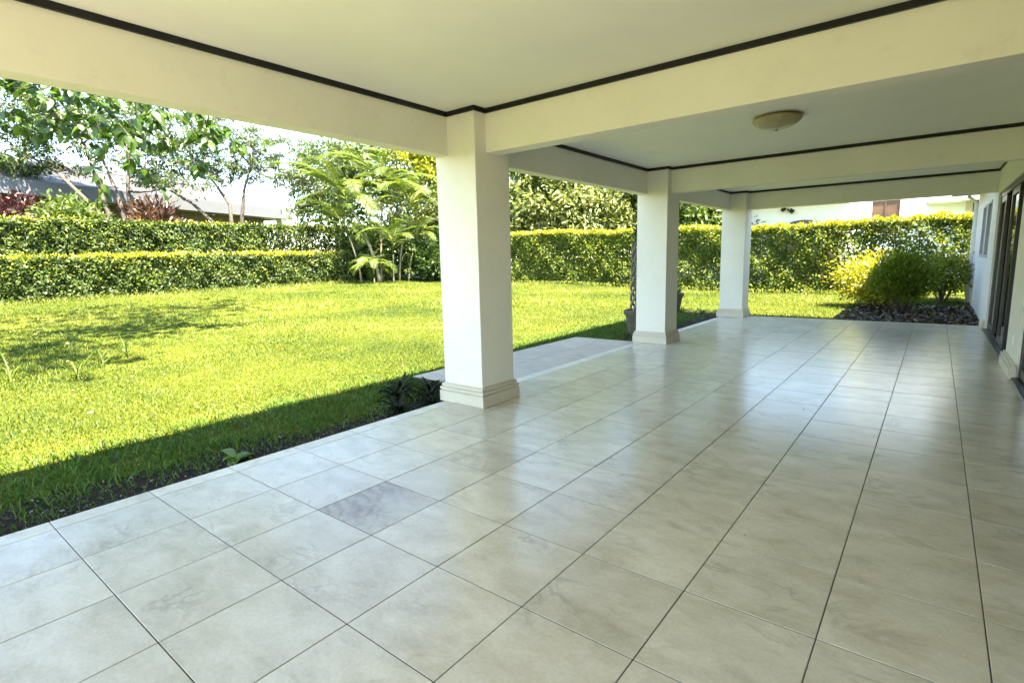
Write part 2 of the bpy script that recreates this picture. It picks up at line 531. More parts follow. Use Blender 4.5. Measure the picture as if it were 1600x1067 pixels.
def leaf_mesh(name, P, A, Nn, size, tone, **kw):
    V, F = leaves(P, A, Nn, size, **kw)
    me = mesh_from(name, V, F)
    set_tone(me, np.repeat(np.clip(tone, 0, 1), 4))
    return me

def rdir(n):
    return unit(rng.normal(size=(n, 3)))

# ------------------------------------------------------------------ the ground
def smooth(t):
    t = np.clip(t, 0, 1)
    return t * t * (3 - 2 * t)

def gz(x, y):
    x = np.asarray(x, float); y = np.asarray(y, float)
    g = -0.13 + 0.105 * smooth(y / 11.5) + 0.075 * smooth((y - 12.5) / 8)
    g = g + 0.025 * np.clip(-x - 1.2, 0, 21)
    g = g + 0.012 * np.sin(x * 1.3 + 0.7 * y) * np.clip((-x - 1) / 4, 0, 1) + 0.014 * np.sin(0.8 * y - 0.4 * x + 1) * np.clip((-x - 1) / 4, 0, 1)
    return g

TX0, TX1, TY1 = -0.145, 4.52, 12.66     # terrace edges

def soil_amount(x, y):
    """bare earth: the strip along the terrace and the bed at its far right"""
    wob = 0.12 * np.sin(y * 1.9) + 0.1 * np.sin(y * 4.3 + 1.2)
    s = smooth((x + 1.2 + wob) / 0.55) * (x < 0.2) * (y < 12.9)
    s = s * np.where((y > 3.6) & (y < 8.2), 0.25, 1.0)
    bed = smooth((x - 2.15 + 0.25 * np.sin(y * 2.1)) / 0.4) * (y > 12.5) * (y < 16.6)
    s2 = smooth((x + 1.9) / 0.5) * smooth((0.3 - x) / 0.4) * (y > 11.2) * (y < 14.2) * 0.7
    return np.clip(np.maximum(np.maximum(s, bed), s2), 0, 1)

def make_ground():
    xs = np.unique(np.concatenate([np.arange(-1200, -60, 60), np.arange(-60, -24, 3), np.arange(-24, -4, 0.5), np.arange(-4, 5.01, 0.15), np.arange(8, 60, 6), np.arange(60, 1201, 60)]))
    ys = np.unique(np.concatenate([np.arange(-600, -30, 30), np.arange(-30, -4, 2), np.arange(-4, 18, 0.2), np.arange(18, 40, 1.0), np.arange(40, 120, 10), np.arange(120, 1501, 60)]))
    X, Y = np.meshgrid(xs, ys, indexing='ij')
    Z = gz(X, Y)
    inside = (X > 0.0) & (Y < 12.55)
    Z = np.where(inside, -0.35, Z)
    V = np.stack([X, Y, Z], -1).reshape(-1, 3)
    ny = len(ys)
    i, j = np.meshgrid(np.arange(len(xs) - 1), np.arange(ny - 1), indexing='ij')
    a = (i * ny + j).ravel()
    F = np.stack([a, a + ny, a + ny + 1, a + 1], -1)
    me = mesh_from('lawn', V, F)
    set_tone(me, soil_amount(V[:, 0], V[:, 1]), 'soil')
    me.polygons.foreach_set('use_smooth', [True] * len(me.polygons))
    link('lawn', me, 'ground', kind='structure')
make_ground()

# ------------------------------------------------------------------ terrace floor
T = 0.5
def make_floor():
    base = MB().box(TX0 + 0.01, TX1 + 0.1, -3.4, TY1 - 0.005, -0.4, -0.0022).build('terrace_floor', 'grout', kind='structure')
    g = 0.0023
    def tile_mesh(w, l, name):
        return MB((0, 0, 0)).box(-w / 2, w / 2, -l / 2, l / 2, -0.012, 0).mesh(name, bevel=0.0015, seg=1)
    full = tile_mesh(T - 2 * g, T - 2 * g, 'tile'); full.materials.append(M['tile'])
    narrow = tile_mesh(-TX0 - 2 * g, T - 2 * g, 'edge_tile'); narrow.materials.append(M['strip'])
    lastl = TY1 - 12.5
    for j in range(-2, 26):
        y0 = j * T
        l = T if y0 + T <= TY1 else TY1 - y0
        for i in range(0, 9):
            if l == T:
                me = full
            else:
                me = bpy.data.meshes.get('far_tile')
                if me is None:
                    me = tile_mesh(T - 2 * g, l - 2 * g, 'far_tile'); me.materials.append(M['tile'])
            x = (i + 0.5) * T
            if (i, j) == (2, 2):
                me = tile_mesh(T - 2 * g, T - 2 * g, 'stained_tile'); me.materials.append(M['tile_stain'])
            o = link('tile', me, parent=base, loc=(x, y0 + l / 2, random.uniform(-0.0006, 0.0006)))
            if l == T and (i, j) != (2, 2):
                o.rotation_euler.z = random.choice((0, math.pi))
            if (i, j) == (2, 2):
                o['label'] = 'tile with dark grey wood-like stain'
        if l == T:
            link('edge_tile', narrow, parent=base, loc=(TX0 / 2, y0 + T / 2, 0.0006))
    # rows behind the viewpoint and the part-tile at the far right edge
    m = MB()
    for j in range(-6, -2):
        for i in range(0, 9):
            m.box(i * T + g, (i + 1) * T - g, j * T + g, (j + 1) * T - g, -0.012, 0)
    m.build('rear_tiles', 'tile', base, kind='stuff')
make_floor()

def make_landing():
    x0, x1, y0, y1 = -1.48, TX0 - 0.004, 3.92, 7.96
    base = MB().box(x0, x1, y0, y1, -0.4, -0.045).build('landing', 'grout', kind='structure')
    nx, ny = 2, 7
    w, l = (x1 - x0) / nx, (y1 - y0) / ny
    me = MB().box(-w / 2 + 0.003, w / 2 - 0.003, -l / 2 + 0.003, l / 2 - 0.003, -0.012, 0).mesh('landing_tile', bevel=0.002, seg=1)
    me.materials.append(M['landing'])
    for a in range(nx):
        for b in range(ny):
            link('tile', me, parent=base, loc=(x0 + (a + 0.5) * w, y0 + (b + 0.5) * l, -0.035))
make_landing()

# ------------------------------------------------------------------ the house with its terrace roof
ZC = 2.81            # ceiling
ZB = 2.42            # beam underside
CX0, CX1, CD = -0.16, 0.352, 0.50
COLY = [-1.305, 3.212, 7.729, 12.165]
WX = 4.52            # house wall face
def make_house():
    H = thing('house', (6.5, 6, 0), 'cream house with tiled terrace, square columns and dark sliding doors', 'house')
    O = Vector((6.5, 6, 0))
    def P(mb_fn, name, mat, parent=H, bevel=0, smooth=False, label=None, kind=None):
        m = MB(O if parent is H else O)
        mb_fn(m)
        return m.build(name, mat, parent, bevel=bevel, smooth=smooth, label=label, kind=kind)
    # columns with moulded bases
    for y in COLY:
        c = P(lambda m: m.box(CX0, CX1, y, y + CD, 0.0, ZC + 0.01), 'column', 'cream', bevel=0.008)
        def base(m):
            for z0, z1, e in ((0.002, 0.112, 0.042), (0.112, 0.124, 0.026), (0.124, 0.15, 0.038), (0.15, 0.16, 0.016), (0.16, 0.184, 0.024), (0.184, 0.196, 0.01)):
                m.box(CX0 - e, CX1 + e, y - e, y + CD + e, z0, z1)
        P(base, 'column_base', 'base', c, bevel=0.003)
    # beams along the lawn edge and across
    YN = -1.4
    for a, b in zip([y + CD for y in COLY[:-1]], COLY[1:]):
        P(lambda m: m.box(-0.152, 0.006, a - 0.002, b + 0.002, ZB, ZC + 0.01), 'edge_beam', 'cream', bevel=0.004)
    XB = [(-1.15, -0.95), (3.37, 3.56), (7.87, 8.06), (12.345, 12.6)]
    for a, b in XB:
        P(lambda m: m.box(CX1 - 0.004, WX + 0.02, a, b, ZB - 0.001, ZC + 0.01), 'cross_beam', 'cream', bevel=0.004)
    # ceilings, one panel for each bay
    for a, b in ((-0.95, 3.37), (3.56, 7.87), (8.06, 12.345)):
        P(lambda m: m.box(0.0, WX + 0.02, a - 0.01, b + 0.01, ZC, ZC + 0.03), 'ceiling', 'ceiling')
    # black cove trim round each bay, stepping round the columns
    tz0, tz1, tw = ZC - 0.043, ZC - 0.001, 0.018
    xl, xr = 0.006, WX
    for k, (a, b) in enumerate(((-0.95, 3.37), (3.56, 7.87), (8.06, 12.345))):
        cb = COLY[k] + CD            # back of the column at the near end
        cf = COLY[k + 1]             # front of the column at the far end
        def t(m):
            m.box(xl, xl + tw, cb, cf, tz0, tz1)                       # lawn side
            m.box(xl + tw, CX1 + tw, cf - tw, cf, tz0, tz1)            # far column, front
            m.box(CX1, CX1 + tw, cf, b - tw, tz0, tz1)                 # far column, side
            m.box(CX1, xr - tw, b - tw, b, tz0, tz1)                   # far beam
            m.box(xr - tw, xr, a + 0.001, b, tz0, tz1)                 # house wall
            m.box(CX1 + tw + 0.001, xr - tw, a, a + tw, tz0, tz1)      # near beam
            if cb > a:
                m.box(CX1, CX1 + tw, a, cb + tw, tz0, tz1)
                m.box(xl + tw, CX1, cb, cb + tw, tz0, tz1)
        P(t, 'ceiling_trim', 'black')
    # house wall pieces: pier, heads above the doors, far wall
    wt = 0.2
    D1 = (0.4, 7.33)      # near door opening
    D2 = (8.42, 12.05)    # far door opening
    DH = 2.36
    W1, W2 = (13.35, 14.35), (14.75, 15.75)
    WZ = (1.25, 2.36)
    P(lambda m: m.box(WX, WX + wt, YN, D1[0], 0.0, ZC + 0.02), 'wall', 'cream')
    P(lambda m: m.box(WX, WX + wt, D1[1], D2[0], 0.0, DH), 'wall', 'cream', bevel=0.006)
    P(lambda m: m.box(WX, WX + wt, D1[0], D2[1], DH, ZC + 0.02), 'wall', 'cream')
    def farwall(m):
        m.box(WX, WX + wt, D2[1], W1[0], -0.2, ZC + 0.02)
        m.box(WX, WX + wt, W1[0], W2[1], -0.2, WZ[0])
        m.box(WX, WX + wt, W1[0], W2[1], WZ[1], ZC + 0.02)
        m.box(WX, WX + wt, W1[1], W2[0], WZ[0], WZ[1])
        m.box(WX, WX + wt, W2[1], 18.2, -0.2, ZC + 0.02)
    P(farwall, 'wall', 'white', label='white outer wall beyond the terrace')
    P(lambda m: (m.box(WX, 12, 18.2, 18.4, -0.2, ZC), m.box(11.8, 12, YN, 18.2, -0.2, ZC), m.box(WX + wt, 11.8, YN - 0.2, YN, -0.2, ZC)), 'rear_wall', 'white')
    P(lambda m: m.box(WX + wt, 11.8, YN, 18.2, -0.1, -0.01), 'indoor_floor', 'brown')
    # skirting on the pier and on the far jamb
    for a, b in ((D1[1] + 0.02, D2[0] - 0.02), (D2[1] + 0.03, TY1)):
        def sk(m):
            for z0, z1, e in ((0.002, 0.11, 0.055), (0.11, 0.13, 0.045), (0.13, 0.15, 0.05), (0.15, 0.168, 0.025)):
                m.box(WX - e, WX + 0.01, a - (e if a < 10 else 0), b, z0, z1)
        P(sk, 'skirting', 'base', bevel=0.003)
    # sliding doors
    for (a, b), n, nm in ((D1, 4, 'near'), (D2, 4, 'far')):
        d = P(lambda m: (m.box(WX + 0.03, WX + 0.17, a, a + 0.06, 0.03, DH), m.box(WX + 0.03, WX + 0.17, b - 0.06, b, 0.03, DH), m.box(WX + 0.03, WX + 0.17, a + 0.06, b - 0.06, DH - 0.08, DH - 0.002)), 'sliding_door', 'dark_metal', bevel=0.003)
        P(lambda m: (m.box(WX - 0.03, WX + 0.18, a + 0.003, b - 0.003, 0.002, 0.022), m.box(WX + 0.05, WX + 0.058, a + 0.06, b - 0.06, 0.022, 0.04), m.box(WX + 0.11, WX + 0.118, a + 0.06, b - 0.06, 0.022, 0.04)), 'door_track', 'dark_metal', d)
        w = (b - a - 0.12) / n
        for k in range(n):
            ya = a + 0.06 + k * w - 0.02; yb = ya + w + 0.04
            xa = WX + (0.035 if k % 2 else 0.095)
            if k == 0: ya += 0.021
            if k == n - 1: yb -= 0.021
            P(lambda m: (m.box(xa, xa + 0.05, ya, ya + 0.075, 0.042, DH - 0.085), m.box(xa, xa + 0.05, yb - 0.075, yb, 0.042, DH - 0.085),
                         m.box(xa, xa + 0.05, ya + 0.075, yb - 0.075, 0.042, 0.14), m.box(xa, xa + 0.05, ya + 0.075, yb - 0.075, DH - 0.18, DH - 0.085)), 'door_frame', 'dark_metal', d, bevel=0.003)
            P(lambda m: m.box(xa + 0.02, xa + 0.026, ya + 0.07, yb - 0.07, 0.135, DH - 0.175), 'pane', 'dglass', d)
        # curtains hanging indoors
        cv = []
        ys = np.linspace(a - 0.1, b + 0.1, 90)
        m = MB(O)
        vs_ = []; fs = []
        for q, y in enumerate(ys):
            x = WX + 0.42 + 0.045 * math.sin(q * 1.25) + 0.02 * math.sin(q * 0.5)
            vs_ += [(x, y, 0.03), (x + 0.01, y, DH + 0.1)]
            if q: fs.append((2 * q - 2, 2 * q, 2 * q + 1, 2 * q - 1))
        m.add(vs_, fs)
        m.build('curtain', 'brown', d, smooth=True)
    # windows of the far wall
    for a, b in (W1, W2):
        wn_ = P(lambda m: (m.box(WX - 0.012, WX + 0.09, a, a + 0.05, *WZ), m.box(WX - 0.012, WX + 0.09, b - 0.05, b, *WZ), m.box(WX - 0.012, WX + 0.09, a + 0.05, b - 0.05, WZ[0], WZ[0] + 0.05),
                         m.box(WX - 0.012, WX + 0.09, a + 0.05, b - 0.05, WZ[1] - 0.05, WZ[1])), 'window', 'grey_trim', bevel=0.003)
        P(lambda m: m.box(WX + 0.03, WX + 0.036, a + 0.045, b - 0.045, WZ[0] + 0.045, WZ[1] - 0.045), 'pane', 'dglass', wn_)
    # rain pipe at the far corner, socket on the pier
    P(lambda m: m.tube([(WX - 0.06, 17.9, -0.1), (WX - 0.06, 17.9, 2.6), (WX - 0.25, 17.9, 2.78)], 0.045, 10), 'rain_pipe', 'white', smooth=True)
    P(lambda m: m.box(WX - 0.012, WX + 0.001, 7.72, 7.8, 0.32, 0.44), 'socket', 'white', bevel=0.003)
    # roof over everything with a fascia at the lawn side
    EX = -0.2
    def roof(m):
        zE = 2.9; zR = 4.7
        m.add([(EX, -1.55, zE), (EX, 12.62, zE), (3.95, 12.62, zE + 0.85), (3.95, 18.7, zE + 0.85), (7.6, 14.5, zR), (7.6, 2.5, zR), (12.6, 18.7, zE), (12.6, -1.55, zE), (3.95, 18.7, zE + 0.02)],
              [(0, 5, 4, 3, 2, 1), (4, 5, 7, 6), (0, 7, 5), (3, 4, 6, 8)])
        m.box(EX + 0.02, 12.55, -1.5, 12.6, ZC + 0.035, ZC + 0.085)
        m.box(3.97, 12.55, 12.601, 18.65, ZC + 0.035, ZC + 0.085)
    P(roof, 'roof', 'brown_roof')
    def fas(m):
        m.box(EX, EX + 0.02, -1.55, 12.62, ZC + 0.0, 2.93)
        m.box(EX + 0.02, 3.95, 12.6, 12.62, ZC + 0.0, 2.93)
        m.box(3.95, 3.97, 12.62, 18.7, ZC + 0.0, 3.75)
    P(fas, 'fascia', 'white')
    return H
make_house()

def make_lamp():
    x, y, z = 2.36, 5.6, ZC
    t = thing('ceiling_lamp', (x, y, z), 'shallow bowl ceiling lamp with amber glass on terrace ceiling', 'lamp')
    prof = []
    for k in range(13):
        a = k / 12 * math.pi / 2
        prof.append((0.225 * math.sin(a), -0.045 - 0.09 * math.cos(a) ** 1.3))
    prof.append((0.232, -0.04))
    MB().lathe((0, 0, 0), prof[::1], 40).build('glass_bowl', 'lampglass', t, smooth=True)
    MB().lathe((0, 0, 0), [(0.16, -0.001), (0.2, -0.012), (0.225, -0.02), (0.236, -0.03), (0.236, -0.041), (0.226, -0.043)], 40).build('rim', 'brass', t, smooth=True)
    MB().lathe((0, 0, 0), [(0.0, -0.15), (0.012, -0.149), (0.014, -0.14), (0.006, -0.132)], 16).build('finial', 'brass', t, smooth=True)
make_lamp()

# ------------------------------------------------------------------ grass
CAM = np.array([3.7477, -0.604])
def in_view(x, y, margin=R(8)):
    dx, dy = x - CAM[0], y - CAM[1]
    a = np.arctan2(-dx, dy)                     # 0 = +Y, positive to the left
    return (a > 0.6685 - R(46) - margin) & (a < 0.6685 + R(46) + margin)

def blades(P, h, w, lean, segs=2):
    n = len(P)
    ang = rng.uniform(0, 2 * np.pi, n)
    side = np.stack([np.cos(ang), np.sin(ang), np.zeros(n)], -1) * (w / 2)[:, None]
    la = rng.uniform(0, 2 * np.pi, n)
    ld = np.stack([np.cos(la), np.sin(la), np.zeros(n)], -1) * (h * lean)[:, None]
    up = np.zeros((n, 3)); up[:, 2] = h
    if segs == 1:
        V = np.stack([P - side, P + side, P + up * (1 - 0.3 * lean[:, None]) + ld], 1)
        F = (np.arange(n) * 3)[:, None] + np.array([[0, 1, 2]])
        return V.reshape(-1, 3), F, 3
    mid = P + up * 0.55 + ld * 0.3
    tip = P + up * (1 - 0.35 * lean[:, None]) + ld
    V = np.stack([P - side, P + side, mid + side * 0.75, mid - side * 0.75, tip], 1)
    b = (np.arange(n) * 5)[:, None]
    F = np.concatenate([b + [[0, 1, 2]], b + [[0, 2, 3]], b + [[3, 2, 4]]], 1).reshape(-1, 3)
    return V.reshape(-1, 3), F, 5

def patch_noise(x, y):
    return 0.5 + 0.25 * np.sin(0.9 * x + 1.7 * np.sin(0.5 * y)) + 0.25 * np.sin(1.1 * y + 1.3 * np.sin(0.7 * x + 1))

def grassy(x, y):
    """0..1: how much grass grows there"""
    k = np.ones_like(x)
    k[(x > TX0 - 0.02) & (y < TY1 + 0.01)] = 0
    k[(x > -1.5) & (x < 0) & (y > 3.9) & (y < 7.98)] = 0
    k[x > 4.4] = 0
    s = soil_amount(x, y)
    return k * (1 - 0.93 * s)

def make_grass():
    parts = []
    # (x range, y range, blades per m2, height, width, segments)
    zones = [((-5.0, 0), (-1.5, 8), 4200, 0.038, 0.0065, 2), ((-9, -5.0), (-1.5, 10), 1700, 0.042, 0.010, 2), ((-5.0, 0), (8, 13), 1900, 0.042, 0.009, 2),
             ((-5.0, 4.5), (13, 20.5), 600, 0.07, 0.016, 1), ((0.0, 4.5), (12.6, 13), 900, 0.06, 0.012, 1), ((-20.5, -9), (-2, 20), 420, 0.07, 0.02, 1), ((-9, -5), (10, 20), 520, 0.07, 0.018, 1)]
    for (xa, xb), (ya, yb), dens, h0, w0, segs in zones:
        n = int((xb - xa) * (yb - ya) * dens)
        x = rng.uniform(xa, xb, n); y = rng.uniform(ya, yb, n)
        keep = in_view(x, y) & (rng.uniform(size=n) < grassy(x, y))
        x, y = x[keep], y[keep]
        n = len(x)
        pn = patch_noise(x, y)
        # longer, greener growth on the left of the lawn
        tall = np.clip(1 - np.hypot((x + 6.8) / 3.2, (y - 1.2) / 1.6), 0, 1)
        h = h0 * rng.uniform(0.5, 1.4, n) * (0.65 + 0.6 * patch_noise(1.7 * y, 1.9 * x)) * (1 + 1.6 * tall * rng.uniform(size=n))
        w = w0 * rng.uniform(0.7, 1.3, n)
        lean = rng.uniform(0.2, 1.3, n)
        P = np.stack([x, y, gz(x, y) - 0.004], -1)
        V, F, k = blades(P, h, w, lean, segs)
        fine = 0.5 + 0.5 * np.sin(3.1 * x + 2.3 * np.sin(2.2 * y)) * np.sin(2.7 * y + 1.9 * np.sin(1.7 * x))
        tone = np.clip(0.5 * rng.uniform(size=n) + 0.2 + 0.5 * (pn - 0.5) + 0.3 * (fine - 0.4) - 0.35 * tall + (rng.uniform(size=n) < 0.05) * 0.4, 0, 1)
        parts.append((V, F, np.repeat(tone, k)))
    b = 0; Vs = []; Fs = []; Ts = []
    for V, F, t in parts:
        Vs.append(V); Fs.append(F + b); Ts.append(t); b += len(V)
    me = mesh_from('lawn_grass', np.concatenate(Vs), np.concatenate(Fs))
    set_tone(me, np.concatenate(Ts))
    link('lawn_grass', me, 'grass', kind='stuff', label='short bright yellow-green grass covering the sunny lawn', cat='grass')

def make_edge_growth():
    """darker runner grass creeping over the earth strip along the terrace"""
    n = 42000
    x = rng.uniform(-2.1, -0.2, n); y = rng.uniform(-1.4, 12.6, n)
    # clumps
    cl = 0.5 + 0.5 * np.sin(5.3 * x + 2.0 * np.sin(3.1 * y)) * np.sin(4.1 * y + 1.5 * np.sin(2.7 * x))
    fade = smooth((-x - 0.25) / 0.75) * smooth((2.15 + x) / 0.35)
    keep = (rng.uniform(size=n) < fade * (0.25 + 0.75 * cl)) & ~((x > -1.5) & (y > 3.9) & (y < 7.98)) & in_view(x, y)
    x, y = x[keep], y[keep]; n = len(x)
    h = rng.uniform(0.04, 0.11, n); w = rng.uniform(0.007, 0.013, n)
    V, F, k = blades(np.stack([x, y, gz(x, y) - 0.003], -1), h, w, rng.uniform(0.3, 1.6, n), 2)
    me = mesh_from('runner_grass', V, F)
    set_tone(me, np.repeat(rng.uniform(size=n), k))
    link('runner_grass', me, 'grass_dark', kind='stuff', label='dark green creeping grass on the shaded earth strip', cat='grass')

def make_litter():
    n1 = 7000
    x = rng.uniform(-1.2, -0.16, n1); y = rng.uniform(-1.4, 12.6, n1)
    k = ~((x > -1.5) & (y > 3.9) & (y < 7.98)) & (rng.uniform(size=n1) < smooth((x + 1.2) / 0.6))
    a = np.stack([x[k], y[k]], -1); s1 = rng.uniform(0.012, 0.04, len(a))
    n2 = 5200
    x = rng.uniform(2.0, 4.5, n2); y = rng.uniform(12.68, 16.4, n2)
    k = rng.uniform(size=n2) < smooth((x - 2.0) / 0.5)
    b = np.stack([x[k], y[k]], -1); s2 = rng.uniform(0.04, 0.15, len(b))
    n3 = 420
    c = np.stack([rng.uniform(-14, -1.3, n3), rng.uniform(-1, 14, n3)], -1); s3 = rng.uniform(0.03, 0.08, n3)
    p = np.concatenate([a, b, c]); s = np.concatenate([s1, s2, s3]); n = len(p)
    P = np.stack([p[:, 0], p[:, 1], gz(p[:, 0], p[:, 1]) + rng.uniform(0.003, 0.02, n) + 0.25 * s * rng.uniform(size=n) + np.where(np.arange(n) >= n - n3, 0.03, 0)], -1)
    A = rdir(n); A[:, 2] *= 0.35
    Nn = unit(np.array([[0, 0, 1.0]]) + 0.5 * rng.normal(size=(n, 3)))
    me = leaf_mesh('leaf_litter', P, A, Nn, s, rng.uniform(size=n) ** 1.3, ratio=0.45, fold=0.5)
    link('leaf_litter', me, 'litter', kind='stuff', label='dry brown leaves and crumbs lying on bare earth', cat='leaf litter')
def make_hedge_foot():
    n = 5200
    a = np.stack([rng.normal(-19.75, 0.3, n), rng.uniform(-2, 16.5, n)], -1)
    b = np.stack([rng.uniform(-17, 4, n // 2), rng.normal(19.75, 0.16, n // 2)], -1)
    p = np.concatenate([a, b])
    keep = in_view(p[:, 0], p[:, 1]) & (rng.uniform(size=len(p)) < 0.35 + 0.65 * patch_noise(2.3 * p[:, 0], 2.3 * p[:, 1]))
    p = p[keep]; n = len(p)
    V, F, k = blades(np.stack([p[:, 0], p[:, 1], gz(p[:, 0], p[:, 1]) - 0.01], -1), rng.uniform(0.08, 0.26, n), rng.uniform(0.014, 0.024, n), rng.uniform(0.3, 1.2, n), 2)
    me = mesh_from('rough_grass', V, F)
    set_tone(me, np.repeat(np.clip(0.2 + 0.8 * rng.uniform(size=n), 0, 1), k))
    link('rough_grass', me, 'grass', kind='stuff', label='longer rough grass growing along the feet of the hedges', cat='grass')

def make_crumbs():
    n = 70
    x = rng.uniform(-0.1, 4.3, n); y = rng.uniform(0.2, 11.5, n)
    k = rng.uniform(size=n) < np.where(x < 0.5, 1, 0.4)
    P = np.stack([x[k], y[k], np.full(k.sum(), 0.003)], -1); n = len(P)
    A = rdir(n); A[:, 2] = 0.1
    me = leaf_mesh('floor_crumbs', P, A, unit(np.array([[0, 0, 1.0]]) + 0.3 * rng.normal(size=(n, 3))), rng.uniform(0.006, 0.02, n), 0.5 * rng.uniform(size=n), ratio=0.5, fold=0.5)
    link('floor_crumbs', me, 'litter', kind='stuff', label='tiny dark crumbs and leaf bits on the floor tiles', cat='debris')
make_grass(); make_edge_growth(); make_litter(); make_hedge_foot(); make_crumbs()

# ------------------------------------------------------------------ hedges
def make_hedge(name, p0, p1, thick, height, dens, lsize, mat, label, group=None, gold=0.0, gold_h=0.14, bare=0.0, thin=None, seed=0, slope=0.0, edge=0.12, lime=0.35):
    """clipped hedge from p0 to p1 (front line); thick goes to the back (left of p0->p1)"""
    p0 = np.array(p0, float); p1 = np.array(p1, float)
    Ln = np.linalg.norm(p1 - p0); u = (p1 - p0) / Ln; v = np.array([-u[1], u[0]])
    base = np.array([*((p0 + p1) / 2), 0]); base[2] = gz(base[0], base[1])
    t = thing(name, base, label, 'hedge', group)
    def world(s, d, h):
        xy = p0 + s[:, None] * u + d[:, None] * v
        g = gz(xy[:, 0], xy[:, 1])
        return np.stack([xy[:, 0], xy[:, 1], g + h], -1) - base
    def top(s):
        return height + slope * s + 0.03 * np.sin(0.9 * s + seed) + 0.025 * np.sin(4.3 * s + 2 * seed) + 0.015 * np.sin(11 * s)
    def bulge(s, h):
        return 0.07 * np.sin(2.1 * s + 3 * h + seed) + 0.06 * np.sin(5.2 * s - 4.1 * h) + 0.04 * np.sin(9 * s + 8 * h)
    Ps, As, Ns, Ss, Ts = [], [], [], [], []
    def layer(n, face, depth):
        s = rng.uniform(0, Ln, n)
        tp = top(s)
        if face == 'top':
            d = rng.uniform(0, thick, n); h = tp - np.abs(rng.normal(0, depth, n)); nrm = np.tile([0, 0, 1.0], (n, 1))
        else:
            h = rng.uniform(bare * 0.6, 1, n) ** 0.95 * tp
            off = np.abs(rng.normal(0, depth, n))
            if face == 'front':
                d = off - bulge(s, h); nrm = np.tile([-v[0], -v[1], 0.6], (n, 1))
            else:
                d = thick - off + bulge(s, h); nrm = np.tile([v[0], v[1], 0.25], (n, 1))
        keep = np.ones(n, bool)
        if bare > 0:
            keep &= rng.uniform(size=n) < smooth((h / height - bare * 0.7) / (bare * 1.2)) * 0.94 + 0.06
        # small gaps
        gp = np.sin(3.7 * s + 2.2 * np.sin(5 * h)) * np.sin(6.1 * h + 1.9 * np.sin(2.9 * s + seed))
        keep &= ~((gp > 0.62) & (rng.uniform(size=n) < 0.6) & (face != 'top'))
        P = world(s, d, h)
        if thin is not None:
            keep &= rng.uniform(size=n) < thin(P + base)
        P = P[keep]; m = len(P)
        Ps.append(P); Ns.append(unit(nrm[keep] + 0.7 * rng.normal(size=(m, 3))))
        A = nrm[keep] * 0.3 + rdir(m) + np.array([0, 0, -0.15]); As.append(A)
        Ss.append(lsize * rng.uniform(0.6, 1.35, m))
        clump = 0.5 + 0.5 * np.sin(3.1 * s[keep] + 5 * h[keep] + seed)
        Ts.append(0.15 + 0.55 * rng.uniform(size=m) + 0.2 * clump)
    area = Ln * height
    layer(int(area * dens), 'front', edge)
    layer(int(area * dens * 0.6), 'back', edge)
    layer(int(area * dens * 0.35), 'front', edge * 2.6)
    layer(int(Ln * thick * dens * 0.8), 'top', 0.08)
    # ends
    P = np.concatenate(Ps)
    me = leaf_mesh('foliage', P, np.concatenate(As), np.concatenate(Ns), np.concatenate(Ss), np.concatenate(Ts), ratio=0.55)
    link('foliage', me, mat, t, kind='stuff')
    if gold > 0:
        n = int(Ln * (thick + 0.25) * dens * 1.5 * gold)
        s = rng.uniform(0, Ln, n); d = rng.uniform(-0.12, thick + 0.05, n)
        h = top(s) + rng.uniform(-0.5, 1, n) * gold_h * (0.5 + 0.8 * np.sin(7 * s + 2 * np.sin(1.3 * s)) ** 2)
        P = world(s, d, h)
        k = rng.uniform(size=n) < 0.55 + 0.45 * np.sin(1.1 * s + seed)
        if gold >= 1: k[:] = True
        P = P[k]; m = len(P)
        A = rdir(m) * 0.8 + np.array([0, 0, 0.8])
        me = leaf_mesh('new_growth', P, A, rdir(m) + np.array([0, 0, 0.3]), lsize * rng.uniform(0.5, 1.1, m), rng.uniform(size=m), ratio=0.45)
        link('new_growth', me, 'gold', t, kind='stuff', label='yellow new shoots along the hedge top')
        # lime shoots scattered over the face in patches, thickest near the top
        n = int(Ln * height * dens * 0.5)
        s = rng.uniform(0, Ln, n); hf = rng.uniform(0.05, 1, n); h = hf * top(s)
        pt = 0.5 + 0.5 * np.sin(1.3 * s + 2.0 * np.sin(1.9 * h + seed)) * np.sin(2.2 * h + 1.5 * np.sin(0.8 * s))
        k = rng.uniform(size=n) < pt * (0.25 + 0.75 * hf ** 2) * lime
        s, h = s[k], h[k]; m = len(s)
        P = world(s, rng.normal(-0.03, 0.06, m) - bulge(s, h), h)
        if thin is not None:
            k = rng.uniform(size=m) < thin(P + base); P = P[k]; m = len(P)
        A = rdir(m) * 0.8 + np.array([-v[0] * 0.5, -v[1] * 0.5, 0.5])
        me = leaf_mesh('shoots', P, A, rdir(m) * 0.6 + np.array([-v[0], -v[1], 0.8]), lsize * rng.uniform(0.5, 1.1, m), rng.uniform(size=m), ratio=0.45)
        link('shoots', me, 'lime', t, kind='stuff')
    # stems
    m = MB(base)
    for s in np.arange(0.15, Ln, 0.3):
        s += random.uniform(-0.1, 0.1)
        xy = p0 + s * u + v * thick * random.uniform(0.25, 0.75)
        g = float(gz(xy[0], xy[1]))
        hh = height * random.uniform(0.6, 0.85)
        q = [(xy[0], xy[1], g - 0.05)]
        for k in (0.35, 0.7, 1.0):
            q.append((xy[0] + random.uniform(-0.12, 0.12), xy[1] + random.uniform(-0.12, 0.12), g + hh * k))
        m.tube(q, [0.022, 0.018, 0.013, 0.007], 5)
    m.build('stems', 'bark', t, kind='stuff')
    return t

